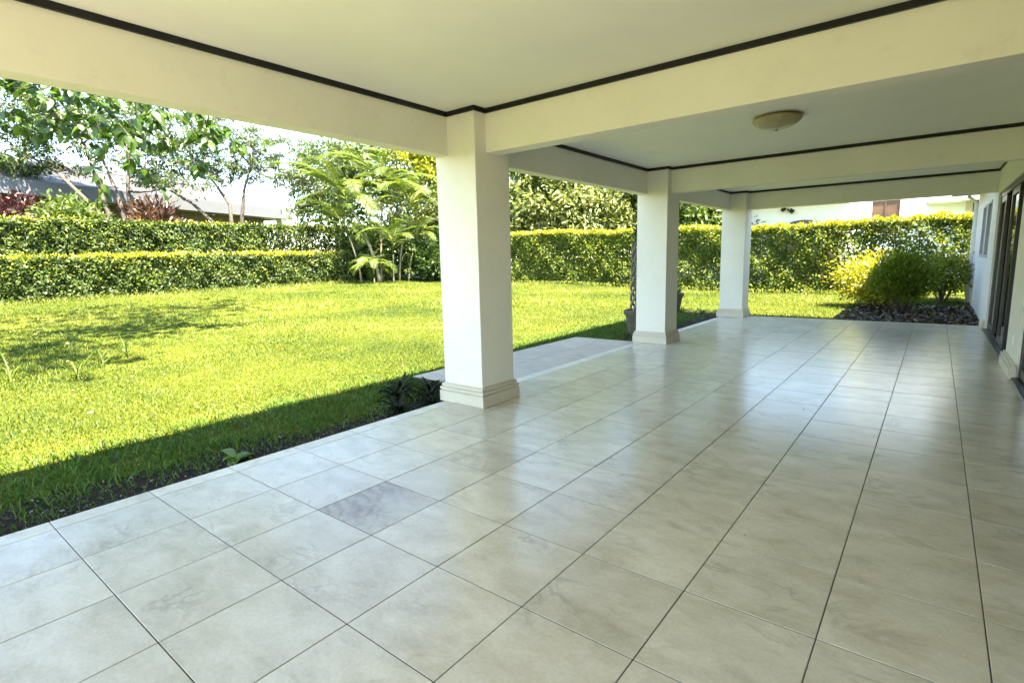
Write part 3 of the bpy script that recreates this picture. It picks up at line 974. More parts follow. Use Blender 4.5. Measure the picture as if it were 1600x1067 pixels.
FH0, FH1 = (4.6, 20.0), (-18.0, 20.8)
def thin_right(W):
    x = W[:, 0]; z = W[:, 2]
    k = np.ones(len(W))
    a = smooth((x - 2.3) / 0.35) * smooth((4.35 - x) / 0.3) * smooth((z - 1.0) / 0.3) * smooth((2.25 - z) / 0.2)
    return k - 0.36 * a
# front line runs right to left so that the back lies beyond it
make_hedge('hedge', (-18.0, 20.4), (4.7, 20.0), 0.75, 2.27, 860, 0.105, 'hedge', 'long tall green hedge with yellow top across the lawn end', gold=1.0, gold_h=0.11, bare=0.04, thin=thin_right, seed=1.3, lime=0.9)
make_hedge('hedge', (-20.2, -4.0), (-20.0, 16.2), 1.0, 1.45, 760, 0.12, 'hedge_dark', 'low front hedge at lawn edge with patchy yellow-green top', gold=0.55, gold_h=0.12, seed=2.1, edge=0.14)
make_hedge('hedge', (-22.9, -5.0), (-22.6, 21.0), 1.0, 2.88, 520, 0.14, 'hedge_dark', 'taller plain green hedge behind the low front hedge', gold=0.12, gold_h=0.1, seed=3.7, edge=0.16)

def make_fence():
    t = thing('wire_fence', (1.0, 20.45, 0.1), 'thin black metal fence showing through the sparse right hedge', 'fence')
    o = (1.0, 20.45, 0.1)
    for x in np.arange(-4.2, 4.7, 1.25):
        MB(o).tube([(x, 20.45, 0.0), (x, 20.45, 2.18)], 0.022, 6).build('post', 'black', t)
    for z in (2.16, 1.2):
        MB(o).tube([(-4.3, 20.45, z), (4.6, 20.45, z)], 0.02, 6).build('rail', 'black', t)
make_fence()

# ------------------------------------------------------------------ trees and shrubs
def branch_path(a, b, bend=0.12, n=5):
    a = np.array(a, float); b = np.array(b, float)
    L = np.linalg.norm(b - a)
    off = rng.normal(size=3) * L * bend
    pts = []
    for k in range(n):
        t = k / (n - 1)
        pts.append(a + (b - a) * t + off * math.sin(t * math.pi) + np.array([0, 0, 0.12 * L]) * math.sin(t * math.pi) * 0.6)
    return pts

def crown_points(clumps, per, sub=26, tight=0.2, twig=None):
    """leaf positions: ellipsoid clumps broken into smaller tufts on their shells"""
    Ps, Cs, tufts = [], [], []
    tot = sum(rx * ry * rz for _, (rx, ry, rz) in clumps)
    for c, r in clumps:
        c = np.array(c, float); r = np.array(r, float)
        k = max(6, int(sub))
        d = rdir(k) * (rng.uniform(0.35, 1.0, (k, 1)) ** 0.6)
        tc = c + d * r
        tufts.append(tc)
        n = int(per * np.prod(r) / tot)
        idx = rng.integers(0, k, n)
        sig = tight * np.mean(r) * rng.uniform(0.6, 1.5, k)
        if twig is None:
            P = tc[idx] + rng.normal(size=(n, 3)) * sig[idx][:, None] * np.array([1.15, 1.15, 0.75])
        else:
            # leaves sit along short twigs that fan out from every tuft
            q = 7
            td = unit(rng.normal(size=(k, q, 3)) * np.array([1, 1, 0.45]) + d[:, None, :] * 0.7 + np.array([0, 0, 0.15]))
            tl = rng.uniform(0.35, 0.8, (k, q)) * np.mean(r) * 0.75
            w = rng.integers(0, q, n); f = rng.uniform(0.15, 1.0, n)
            P = tc[idx] + td[idx, w] * (tl[idx, w] * f)[:, None] + rng.normal(size=(n, 3)) * 0.05
            P[:, 2] -= 0.12 * tl[idx, w] * f ** 2
            for a in range(k):
                for b in range(q):
                    e = tc[a] + td[a, b] * tl[a, b]; e[2] -= 0.12 * tl[a, b]
                    twig.append((tc[a], e))
        Ps.append(P); Cs.append(P - c)
    return np.concatenate(Ps), np.concatenate(Cs), tufts

def make_tree(name, base, stems, clumps, n, lsize, mat, label, cat='tree', group=None, ratio=0.45, bark='bark', r0=0.12, sub=26, tight=0.22, droop=-0.2, twiggy=False, twigs=6):
    base = np.array(base, float)
    t = thing(name, base, label, cat, group)
    m = MB(base)
    tips = []
    for st in stems:
        st = [np.array(p, float) for p in st]
        k = len(st)
        m.tube(st, [r0 * (1 - 0.65 * i / max(1, k - 1)) for i in range(k)], 8)
        tips += st[max(1, k // 2):]
    tw = [] if twiggy else None
    P, D, tufts = crown_points(clumps, n, sub, tight, tw)
    for (c, r), tf in zip(clumps, tufts):
        c = np.array(c, float)
        s = min(tips, key=lambda q: np.linalg.norm(q - c))
        hub = c - np.array([0, 0, r[2] * 0.3])
        m.tube(branch_path(s, hub), [r0 * 0.45, r0 * 0.38, r0 * 0.32, r0 * 0.26, r0 * 0.2], 6)
        for q in tf[:twigs]:
            m.tube(branch_path(hub, q), [r0 * 0.2, r0 * 0.16, r0 * 0.12, r0 * 0.09, r0 * 0.05], 5)
    m.build('trunk', bark, t, smooth=True)
    if tw:
        m = MB(base)
        for a, b in tw:
            m.tube([a, (a + b) / 2 + np.array([0, 0, 0.03]), b], [0.012, 0.009, 0.005], 3, cap=False)
        m.build('twigs', bark, t, kind='stuff')
    k = len(P)
    A = unit(D) * 0.6 + rdir(k) + np.array([0, 0, droop])
    Nn = unit(rdir(k) * 0.8 + np.array([0, 0, 0.9]))
    tone = 0.15 + 0.7 * rng.uniform(size=k)
    me = leaf_mesh('crown', P - base, A, Nn, lsize * rng.uniform(0.65, 1.35, k), tone, ratio=ratio)
    link('crown', me, mat, t, kind='stuff')
    return t

G = lambda x, y: float(gz(x, y))

# trees behind the left hedges
make_tree('tree', (-26.3, 8.3, G(-26.3, 8.3)), [[(-26.2, 8.4, .3), (-26.2, 8.4, 3.5), (-26.6, 8.3, 4.9), (-27.0, 8.0, 6.6)], [(-26.3, 8.2, .3), (-26.5, 8.0, 3.2), (-27.2, 7.8, 5.2), (-27.8, 7.6, 7.2)], [(-26.1, 8.5, .3), (-26.0, 8.6, 3.4), (-26.1, 8.6, 5.0), (-25.9, 8.8, 7.0)]],
          [((-26.0, 9.4, 6.0), (1.3, 1.3, 0.9)), ((-24.3, 10.4, 5.6), (1.2, 1.2, 0.7)), ((-27.6, 7.8, 7.8), (2.0, 2.0, 1.3)), ((-25.3, 9.6, 8.2), (2.2, 2.0, 1.3)), ((-28.6, 6.9, 9.0), (2, 2, 1.4))],
          6800, 0.24, 'feather', 'slim three-stemmed tree behind hedges, right of the leaning trunk', ratio=0.38, r0=0.15, tight=0.3, twigs=10, twiggy=True)
make_tree('tree', (-25.4, 7.9, G(-25.4, 7.9)), [[(-25.3, 8.0, .3), (-25.4, 7.8, 3.0), (-26.3, 7.1, 4.4), (-27.6, 6.4, 5.8), (-28.8, 5.7, 6.6)]],
          [((-28.9, 5.6, 6.6), (1.6, 1.3, 0.8)), ((-29.6, 4.8, 5.9), (1.3, 1.2, 0.6)), ((-28.3, 6.2, 7.9), (1.8, 1.8, 0.9)), ((-27.5, 6.9, 6.0), (0.7, 0.7, 0.4))],
          4600, 0.22, 'tree_dark', 'leaning tree at far left with thin dark trunk bending left', ratio=0.35, r0=0.13, tight=0.26, twigs=9, twiggy=True)
make_tree('tree', (-24.3, 12.6, G(-24.3, 12.6)), [[(-24.3, 12.6, .3), (-24.4, 12.4, 3.7), (-24.6, 12.5, 4.5), (-25.1, 12.2, 5.4), (-25.8, 11.9, 6.4)], [(-24.2, 12.6, .3), (-24.1, 12.8, 3.8), (-24.0, 13.0, 5.2), (-23.9, 13.4, 6.4)], [(-24.4, 12.5, .3), (-25.0, 11.8, 3.6), (-25.8, 11.2, 4.6), (-26.8, 10.4, 5.4)]],
          [((-26.4, 11.6, 7.2), (1.5, 1.5, 0.8)), ((-24.6, 12.9, 7.9), (1.6, 1.6, 0.7)), ((-23.4, 13.7, 7.2), (1.4, 1.3, 0.8)), ((-22.9, 14.1, 5.9), (1.1, 1.0, 0.6)), ((-25.3, 12.3, 6.2), (1.3, 1.2, 0.6)), ((-27.2, 10.3, 5.9), (1.2, 1.2, 0.6)), ((-24.0, 13.3, 6.2), (1.0, 1.0, 0.5))],
          8000, 0.2, 'feather', 'wide feathery tree with dark crooked stems before the grey roof', ratio=0.32, r0=0.12, sub=34, tight=0.26, twigs=12, twiggy=True)
make_tree('tree', (-23.6, 15.6, G(-23.6, 15.6)), [[(-23.6, 15.6, .3), (-23.6, 15.6, 3.5), (-23.2, 16.0, 4.5), (-22.8, 16.5, 5.6)]],
          [((-22.9, 16.4, 5.7), (1.4, 1.4, 1.0)), ((-22.3, 16.0, 4.6), (1.1, 1.1, 0.7)), ((-22.4, 17.0, 7.0), (1.3, 1.3, 0.9))],
          4000, 0.2, 'feather', 'small feathery tree between the roof end and palms', ratio=0.35, r0=0.07, tight=0.28, twigs=8, twiggy=True)
# dense wood behind the palms
make_tree('tree', (-27.5, 20.5, G(-27.5, 20.5)), [[(-27.5, 20.5, .3), (-27.4, 20.5, 4), (-27.3, 20.6, 7)]],
          [((-27.6, 20.3, 7.6), (2.3, 2.3, 1.7)), ((-26.0, 21.0, 5.4), (2.2, 2.2, 1.6)), ((-25.2, 21.6, 8.2), (2.2, 2.0, 1.5)), ((-27.5, 19.4, 4.6), (1.7, 1.7, 1.2))],
          11000, 0.26, 'tree_mid', 'mid green bushy tree behind palms against the sky', group='trees behind the palms', r0=0.16, sub=40, tight=0.2)
make_tree('tree', (-22.5, 23.0, G(-22.5, 23.0)), [[(-22.5, 23, .3), (-22.4, 23, 4), (-22.3, 23, 7)]],
          [((-22.6, 22.6, 7.0), (2.3, 2.3, 1.8)), ((-21.8, 22.4, 4.2), (2.4, 2.0, 1.6)), ((-23.4, 23.6, 9.4), (2.2, 2.2, 1.6)), ((-20.4, 23.2, 9.2), (2.2, 2.2, 1.7))],
          13000, 0.26, 'tree_pale', 'pale green leafy tree rising behind the palm cluster', group='trees behind the palms', r0=0.16, sub=44, tight=0.2)
make_tree('tree', (-18.9, 21.9, G(-18.9, 21.9)), [[(-18.9, 21.9, .3), (-18.9, 21.9, 3.5), (-18.8, 22, 6)]],
          [((-19.3, 21.6, 7.1), (1.9, 1.7, 1.2)), ((-18.2, 22.3, 6.2), (1.9, 1.7, 1.2)), ((-18.0, 22.6, 8.2), (2.0, 2.0, 1.3)), ((-20.4, 21.6, 8.3), (1.6, 1.6, 1.0))],
          9500, 0.24, 'tree_gold', 'yellow-green tree beside the nearest column, sunlit crown', group='trees behind the palms', r0=0.13, sub=40, tight=0.22)
make_tree('tree', (-17.2, 20.9, G(-17.2, 20.9)), [[(-17.2, 20.9, .3), (-17.2, 20.9, 2.2), (-17.2, 20.9, 3.6)]],
          [((-17.6, 20.6, 4.2), (1.5, 1.3, 1.1)), ((-16.7, 21.3, 3.4), (1.5, 1.3, 1.0)), ((-18.4, 20.5, 3.2), (1.2, 1.1, 0.8))],
          6500, 0.26, 'tree_pale', 'low pale broadleaf tree under the yellow-green crown', group='trees behind the palms', r0=0.1, sub=40, tight=0.22)
# dense row beyond the far hedge
for (x, y, hgt, rad, mat, lab) in ((-15.6, 24.2, 5.4, 2.4, 'tree_dark', 'dark green tree beyond far hedge, just right of nearest column'),
                                    (-12.4, 23.9, 4.7, 2.3, 'tree_pale', 'pale large-leaved tree beyond far hedge, left of middle column'),
                                    (-10.0, 25.2, 4.5, 2.2, 'tree_pale', 'silvery green tree beyond far hedge beside the middle column'),
                                    (-13.6, 27.5, 7.6, 2.8, 'tree_mid', 'tall mid green tree at back of row beyond far hedge'),
                                    (-7.2, 26.6, 4.7, 2.2, 'tree_mid', 'mid green tree beyond far hedge, hidden partly by middle column'),
                                    (-5.3, 27.6, 3.7, 1.6, 'tree_dark', 'small dark tree above hedge between middle and far columns')):
    g = G(x, y)
    cl = [((x, y, hgt), (rad, rad, rad * 0.75)), ((x - rad * .6, y - .4, hgt - rad * .7), (rad * .75, rad * .75, rad * .6)), ((x + rad * .7, y - .3, hgt - rad * .6), (rad * .75, rad * .7, rad * .6)), ((x, y - .6, hgt - rad * 1.05), (rad * .7, rad * .6, rad * .5)), ((x + .3 * rad, y, hgt + rad * .8), (rad * .7, rad * .7, rad * .5))]
    make_tree('tree', (x, y, g), [[(x, y, g), (x + .1, y, hgt * .5), (x, y + .1, hgt * .9)]], cl, 9500 if rad > 2 else 5000, 0.3, mat, lab, group='trees beyond the far hedge', r0=0.13, sub=46, tight=0.2, ratio=0.42)

# ------------------------------------------------------------------ the large-leaved tree overhanging from the left
def make_broad_tree():
    base = np.array([-9.6, -2.6, G(-9.6, -2.6)])
    t = thing('shade_tree', base, 'large-leaved tree with branches hanging in at upper left', 'tree')
    m = MB(base)
    tr = [base + [0, 0, -0.1], base + [0.05, 0.1, 1.5], base + [0.2, 0.4, 3.0], base + [0.4, 0.9, 4.6], base + [0.5, 1.4, 6.2]]
    m.tube(tr, [0.24, 0.2, 0.17, 0.13, 0.08], 10)
    m.build('trunk', 'bark', t, smooth=True)
    m = MB(base)
    limbs = [((-9.1, -1.6, 4.2), (-8.7, 0.6, 4.75), (-8.1, 2.3, 4.55), (-7.5, 3.7, 4.3)), ((-9.1, -1.6, 4.4), (-8.0, 0.4, 5.4), (-7.0, 1.6, 5.4), (-6.2, 2.6, 5.0)),
             ((-9.2, -1.6, 3.9), (-9.6, 0.2, 4.6), (-9.7, 1.4, 4.8), (-9.5, 2.6, 4.6)), ((-9.2, -1.4, 4.6), (-9.4, 1.2, 5.8), (-9.2, 3.2, 6.2), (-8.8, 5.0, 5.6)), ((-9.2, -1.6, 4.6), (-10.6, 0.4, 5.6), (-11.4, 2.0, 6.0)), ((-9.2, -1.6, 4.8), (-7.4, -0.6, 6.0), (-5.6, 0.2, 6.4), (-4.2, 0.8, 6.2))]
    for l in limbs:
        k = len(l)
        pts = [np.array(p) for p in l]
        # refine
        fine = []
        for i in range(k - 1):
            for q in range(4):
                fine.append(pts[i] + (pts[i + 1] - pts[i]) * q / 4 + rng.normal(size=3) * 0.03)
        fine.append(pts[-1])
        MB(base).tube(fine, list(np.linspace(0.07, 0.012, len(fine))), 6).build('branch', 'bark', t, smooth=True)
    # twigs with hanging leaves
    P, A, S = [], [], []
    def spray(c, n, spread, lead):
        for _ in range(n):
            q = np.array(c) + rng.normal(size=3) * spread
            a = unit(rng.normal(size=3) * np.array([0.7, 0.7, 0.35]) + np.array(lead))
            L = rng.uniform(0.3, 0.6)
            tip = q + a * L + np.array([0, 0, -0.12])
            m.tube([q, (q + tip) / 2 + np.array([0, 0, 0.03]), tip], [0.007, 0.005, 0.003], 4)
            for k in range(rng.integers(6, 11)):
                f = rng.uniform(0.15, 1.05)
                P.append(q + (tip - q) * f)
                d = unit(rng.normal(size=3) * np.array([0.8, 0.8, 0.4]) + np.array([0, 0, -0.85]))
                A.append(d); S.append(rng.uniform(0.13, 0.26))
    # the low fringe that shows under the beam
    vis = [((-8.9, 1.7, 4.35), 8), ((-8.4, 2.1, 4.05), 9), ((-8.1, 2.4, 4.3), 9), ((-7.9, 2.75, 3.95), 9), ((-7.6, 3.2, 4.05), 9), ((-7.3, 2.75, 3.75), 7), ((-7.4, 3.6, 4.1), 8), ((-7.1, 4.0, 4.0), 6), ((-6.9, 4.4, 4.05), 4), ((-7.0, 4.1, 3.75), 3), ((-8.6, 1.9, 4.6), 8), ((-8.0, 2.9, 4.5), 9)]
    for c, n in vis:
        spray(c, n, 0.2, (0.2, 0.3, -0.2))
    nv = len(P)
    up = [((-8.5, 1.0, 5.6), 14), ((-7.6, 2.2, 5.8), 14), ((-9.6, 2.0, 6.0), 14), ((-8.8, 3.8, 6.0), 12), ((-10.6, 0.8, 6.4), 12), ((-6.6, 2.4, 5.3), 10), ((-9.6, -1.2, 6.8), 12), ((-11.2, 2.0, 6.2), 12), ((-8.6, 5.0, 5.7), 14), ((-10.0, 4.2, 6.6), 22), ((-11.5, 3.6, 6.2), 22), ((-7.2, 3.6, 6.6), 16), ((-10.5, 6.0, 6.4), 20), ((-12.5, 1.4, 6.4), 20), ((-8.0, 0.0, 6.6), 18), ((-4.2, 0.6, 6.2), 16), ((-5.2, 1.4, 6.4), 18), ((-5.8, 0.2, 6.6), 18), ((-3.2, 0.0, 6.3), 12), ((-6.4, 1.6, 6.6), 14), ((-9.2, 3.0, 6.9), 24), ((-11.0, 5.0, 6.6), 22), ((-10.2, 2.4, 7.2), 24), ((-7.4, 2.4, 7.2), 22), ((-9.0, 5.6, 7.0), 22), ((-11.6, 6.6, 6.8), 18), ((-12.6, 4.0, 7.0), 20), ((-6.2, 3.0, 7.2), 12), ((-4.6, -0.6, 6.8), 16), ((-3.8, 0.4, 6.9), 26), ((-5.0, 0.6, 7.1), 28), ((-6.0, 1.0, 7.2), 26), ((-3.0, 0.8, 6.7), 18), ((-8.4, 3.2, 7.4), 26), ((-10.0, 5.0, 7.4), 26), ((-12.0, 3.0, 7.4), 22)]
    for c, n in up:
        spray(c, n, 0.5, (0, 0, 0.1))
    m.build('twigs', 'bark', t, kind='stuff')
    P = np.array(P); A = np.array(A); S = np.array(S)
    # three leaf meshes with midrib fold and pointed tip, shared by the single leaves
    metas = []
    for v in range(3):
        w = 0.27
        prof = [(0.0, 0.02), (0.16, 0.7), (0.36, 1.0), (0.62, 0.82), (0.84, 0.4), (1.0, 0.0)]
        V = []; F = []
        for s, ww in prof:
            z = -0.12 * s * s * (1 + v * 0.8)
            x = w * ww
            V += [(-x, s, z + x * (0.25 + 0.1 * v)), (0, s, z), (x, s, z + x * (0.3 - 0.06 * v))]
        for i in range(len(prof) - 1):
            b = i * 3
            F += [(b, b + 1, b + 4, b + 3), (b + 1, b + 2, b + 5, b + 4)]
        me = mesh_from('leaf', np.array(V), np.array(F))
        set_tone(me, np.full(len(V), 0.25 + 0.3 * v))
        me.materials.append(M['broad'])
        metas.append(me)
    order = np.argsort(np.linalg.norm(P[:nv] - np.array([3.75, -0.6, 1.42]), axis=1))
    single = set(order[:300].tolist())
    for i in sorted(single):
        a = Vector(A[i]); nrm = Vector(rng.normal(size=3) * 0.5 + np.array([0.3, -0.2, 0.8]))
        xax = a.cross(nrm).normalized(); zax = xax.cross(a)
        mt = Matrix((xax, a, zax)).transposed().to_4x4() @ Matrix.Scale(S[i], 4)
        o = link('leaf', metas[i % 3], parent=t)
        mt.translation = Vector(P[i] - base)
        o.matrix_local = mt
    rest = np.array([i for i in range(len(P)) if i not in single])
    k = len(rest)
    me = leaf_mesh('foliage', P[rest] - base, A[rest], rng.normal(size=(k, 3)) * 0.5 + np.array([0.3, -0.2, 0.8]), S[rest], 0.2 + 0.6 * rng.uniform(size=k), ratio=0.55, fold=0.3)
    link('foliage', me, 'broad', t, kind='stuff')
make_broad_tree()

# ------------------------------------------------------------------ palms
def frond_mesh(length, droop, seed, width=0.55):
    r = np.random.default_rng(seed)
    n = 15
    pts = []
    for k in range(n):
        s = k / (n - 1)
        ang = 1.15 - droop * s
        if k == 0:
            p = np.zeros(3)
        else:
            p = pts[-1] + np.array([0, math.cos(ang), math.sin(ang)]) * length / (n - 1)
        pts.append(p)
    m = MB()
    m.tube(pts, list(np.linspace(0.022, 0.004, n)), 5)
    V0 = np.array(m.V); 
    tri = []
    for f in m.F:
        for q in range(1, len(f) - 1):
            tri.append((f[0], f[q], f[q + 1]))
    P, A, Nn, S = [], [], [], []
    pts = np.array(pts)
    for s in np.linspace(0.16, 0.99, 44):
        i = s * (n - 1); i0 = min(int(i), n - 2); f = i - i0
        p = pts[i0] * (1 - f) + pts[i0 + 1] * f
        tdir = unit(pts[i0 + 1] - pts[i0])
        for sd_ in (-1, 1):
            L = width * math.sin(math.pi * min(1, 0.12 + 0.84 * s)) ** 0.6 * r.uniform(0.85, 1.1)
            a = np.array([sd_, 0, 0]) * 0.9 + tdir * 0.75 + np.array([0, 0, -0.25 + r.normal() * 0.12])
            P.append(p); A.append(a); S.append(L)
            Nn.append(np.cross(unit(a), tdir) * -sd_ + np.array([0, 0, 0.5]))
    Vl, Fl = leaves(np.array(P), np.array(A), np.array(Nn), np.array(S), ratio=0.085, fold=0.3, shape=0.35)
    V = np.concatenate([V0, Vl]); F = np.concatenate([np.array(tri), Fl + len(V0)])
    me = mesh_from('frond', V, F)
    set_tone(me, np.concatenate([np.full(len(V0), 0.9), np.repeat(np.clip(0.2 + 0.6 * r.uniform(size=len(S)), 0, 1), 4)]))
    me.materials.append(M['palm'])
    return me

FR = [frond_mesh(2.5, 1.7, 1), frond_mesh(2.2, 2.2, 2), frond_mesh(2.7, 1.3, 3), frond_mesh(1.6, 2.4, 4, 0.4)]
def make_palm(x, y, h, nf, label, lean=(0, 0), scale=1.0, rs=0.055):
    g = G(x, y)
    t = thing('palm', (x, y, g), label, 'palm', 'palms at the hedge end')
    top = Vector((lean[0], lean[1], h))
    pts = [Vector((lean[0] * s ** 1.6, lean[1] * s ** 1.6, h * s - 0.05)) for s in np.linspace(0, 1, 9)]
    m = MB(); m.tube(pts, [rs * (1.25 if k == 0 else 1) * (1 - 0.25 * k / 8) for k in range(9)], 8)
    m.build('trunk', 'palmstem', t, smooth=True)
    d = (pts[-1] - pts[-2]).normalized()
    cs = MB(); cs.tube([pts[-1] - d * 0.05, pts[-1] + d * 0.3 * scale, pts[-1] + d * 0.75 * scale], [rs * 1.0, rs * 1.15, rs * 0.5], 8)
    cs.build('crown_shaft', 'palm', t, smooth=True)
    for k in range(nf):
        o = link('frond', FR[(k + nf) % 3 if h > 1 else 3], parent=t, loc=pts[-1] + d * (0.35 + 0.3 * k / nf) * scale)
        o.rotation_euler = (random.uniform(-0.35, 0.3) - (0.25 if k < nf // 3 else 0), random.uniform(-0.25, 0.25), k * 2.4 + random.uniform(-0.3, 0.3))
        s = scale * random.uniform(0.8, 1.1)
        o.scale = (s, s, s)
make_palm(-18.0, 16.4, 3.7, 14, 'tall palm with thick pale leaning trunk at the hedge end', lean=(-1.2, -0.5), scale=1.3, rs=0.085)
make_palm(-18.6, 17.0, 4.2, 15, 'tall palm behind the leaning pale trunk, fronds arching high', lean=(-0.2, 0.5), scale=1.35)
make_palm(-17.9, 17.6, 3.4, 12, 'palm on the right of the cluster with spreading fronds', lean=(0.4, 0.4), scale=1.25)
make_palm(-17.4, 16.8, 1.5, 10, 'short palm with low yellow-green fronds in front', lean=(0.2, -0.1), scale=0.9, rs=0.04)
make_palm(-17.2, 17.6, 2.0, 10, 'slim young palm at the right edge of the palm cluster', lean=(0.3, 0.3), scale=0.8, rs=0.04)
make_palm(-19.2, 16.2, 2.4, 11, 'leafy palm on the left of the cluster against the hedge', lean=(-0.4, -0.3), scale=1.15)
make_palm(-17.9, 16.0, 0.35, 12, 'stemless palm seedling tuft at the foot of palms', scale=1.0, rs=0.04)

def shrub(name, c, r, n, lsize, mat, label, cat='shrub', group=None, stems=7, ratio=0.45, droop=0.1, lift=0.25, bark='bark', sub=60, tight=0.2, tone=0.0):
    x, y = c; g = G(x, y)
    t = thing(name, (x, y, g), label, cat, group)
    rx, ry, hz = r
    m = MB()
    cl = [((0, 0, hz * (lift + 1) / 2), (rx * .9, ry * .9, hz * (1 - lift) / 2)), ((rx * .35, -ry * .3, hz * (lift + .35)), (rx * .6, ry * .6, hz * .3)), ((-rx * .4, ry * .2, hz * (lift + .4)), (rx * .6, ry * .6, hz * .3))]
    P, D, tf = crown_points(cl, n, sub, tight)
    al = np.concatenate(tf)
    for k in range(stems):
        a = random.uniform(0, 6.28)
        q = al[random.randrange(len(al))]
        m.tube(branch_path((0.12 * rx * math.cos(a), 0.12 * ry * math.sin(a), -0.03), q, 0.06), [0.02, 0.016, 0.012, 0.008, 0.004], 5)
    m.build('stems', bark, t)
    P[:, 2] = np.maximum(P[:, 2], 0.03)
    k = len(P)
    A = unit(D) * 0.8 + rdir(k) * 0.8 + np.array([0, 0, droop])
    me = leaf_mesh('foliage', P, A, rdir(k) * 0.8 + np.array([0, 0, 0.8]), lsize * rng.uniform(0.6, 1.3, k), 0.15 + 0.7 * rng.uniform(size=k) + tone, ratio=ratio)
    link('foliage', me, mat, t, kind='stuff')
    return t

# planting behind and among the hedges on the left
shrub('shrub', (-26.3, 4.4), (1.7, 1.6, 4.0), 3600, 0.26, 'red', 'dark red-leaved shrub at far left above the hedge', lift=0.3)
shrub('shrub', (-25.0, 6.1), (1.4, 1.3, 3.9), 3200, 0.26, 'tree_mid', 'green bushy shrub above hedge beside the red shrub', lift=0.3)
shrub('shrub', (-24.4, 9.0), (1.0, 1.1, 3.55), 1000, 0.34, 'croton', 'red and orange croton shrub peeking over the hedge', ratio=0.3, lift=0.5, droop=0.5)
shrub('shrub', (-16.6, 18.6), (1.1, 1.0, 2.2), 2600, 0.24, 'tree_dark', 'dark leafy shrub in shade between palms and column', lift=0.1)
shrub('shrub', (-17.6, 19.6), (1.5, 1.2, 2.6), 3200, 0.26, 'tree_dark', 'larger dark shrub in deep shade behind palms', lift=0.1)
shrub('shrub', (-19.4, 18.4), (1.5, 1.4, 3.0), 3600, 0.26, 'tree_mid', 'leafy green shrub filling the gap behind the palm trunks', lift=0.05)
shrub('shrub', (-16.2, 20.0), (1.3, 1.0, 3.2), 3600, 0.26, 'tree_dark', 'tall dark shrub in shade next to nearest column', lift=0.05)
shrub('shrub', (-18.6, 20.9), (1.6, 1.2, 3.4), 3800, 0.28, 'tree_dark', 'dark undergrowth shrub below the yellow-green tree', lift=0.03)
shrub('shrub', (-21.3, 18.0), (1.4, 1.4, 3.2), 3200, 0.26, 'tree_mid', 'green shrub at the end of the left hedges', lift=0.05)
# shrubs at the far right of the terrace
shrub('shrub', (3.2, 14.6), (0.58, 0.56, 1.36), 8500, 0.075, 'bush', 'dense dark green bush at the terrace end by the wall', stems=22, lift=0.22, sub=150, tight=0.22, droop=0.5)
shrub('shrub', (2.55, 15.9), (0.85, 0.75, 1.3), 6500, 0.09, 'gold', 'bush behind and left of dark bush, sunlit yellow put into its leaf colour', stems=14, lift=0.12, sub=140, tight=0.22)  # sunlit half of the bush, its light put into the leaf colour
shrub('shrub', (3.95, 17.6), (0.5, 0.6, 1.25), 1700, 0.11, 'hedge', 'loose light green bush by white wall behind dark bush', stems=12, lift=0.3, sub=110, tight=0.2, tone=0.2)

# ------------------------------------------------------------------ pots and small plants
def pot_profile(r, h):
    return [(0.0, 0.0), (r * 0.66, 0.0), (r * 0.7, 0.02), (r * 0.9, h * 0.78), (r * 0.9, h * 0.8), (r, h * 0.81), (r * 1.02, h * 0.97), (r * 0.99, h), (r * 0.88, h), (r * 0.86, h * 0.9), (0, h * 0.88)]

def make_pots():
    x, y = -0.62, 8.86
    g = G(x, y)
    t = thing('potted_plant', (x, y, g), 'grey clay pot with braided-trunk plant beside middle column', 'plant pot')
    MB().lathe((0, 0, 0), pot_profile(0.29, 0.47), 28).build('pot', 'pot', t, smooth=False)
    MB().lathe((0, 0, 0), [(0, 0.435), (0.25, 0.43)], 20).build('potting_soil', 'bark', t)
    m = MB()
    for ph in (0, 2 * math.pi / 3, 4 * math.pi / 3):
        pts = []
        for k in range(60):
            s = k / 59
            a = ph + s * 15
            rr = 0.055 * (1 - 0.35 * s)
            pts.append((-0.1 + rr * math.cos(a), rr * math.sin(a) - 0.05, 0.38 + 1.35 * s))
        m.tube(pts, list(np.linspace(0.026, 0.018, 60)), 6)
    m.build('braided_trunk', 'greybark', t, smooth=True)
    n = 700
    d = rdir(n) * rng.uniform(0.3, 1, (n, 1)) ** 0.5
    P = np.array([0.1, 0.05, 1.95]) + d * np.array([0.22, 0.22, 0.25])
    me = leaf_mesh('foliage', P, d + rdir(n) * 0.6, rdir(n) + [0, 0, 0.8], rng.uniform(0.05, 0.09, n), rng.uniform(size=n), ratio=0.5)
    link('foliage', me, 'tree_dark', t, kind='stuff')
    # leaves over the pot's rim
    x, y = -1.62, 12.9
    g = G(x, y)
    t = thing('planter', (x, y, g), 'second clay pot half hidden behind the middle column', 'plant pot')
    MB().lathe((0, 0, 0), pot_profile(0.33, 0.5), 28).build('pot', 'pot', t)
    n = 260
    A = rdir(n); A[:, 2] = np.abs(A[:, 2]) + 0.7
    P = np.stack([rng.uniform(-0.15, 0.15, n), rng.uniform(-0.15, 0.15, n), np.full(n, 0.45)], -1)
    me = leaf_mesh('foliage', P, A, rdir(n), rng.uniform(0.15, 0.35, n), rng.uniform(size=n), ratio=0.15)
    link('foliage', me, 'tree_dark', t, kind='stuff')
make_pots()

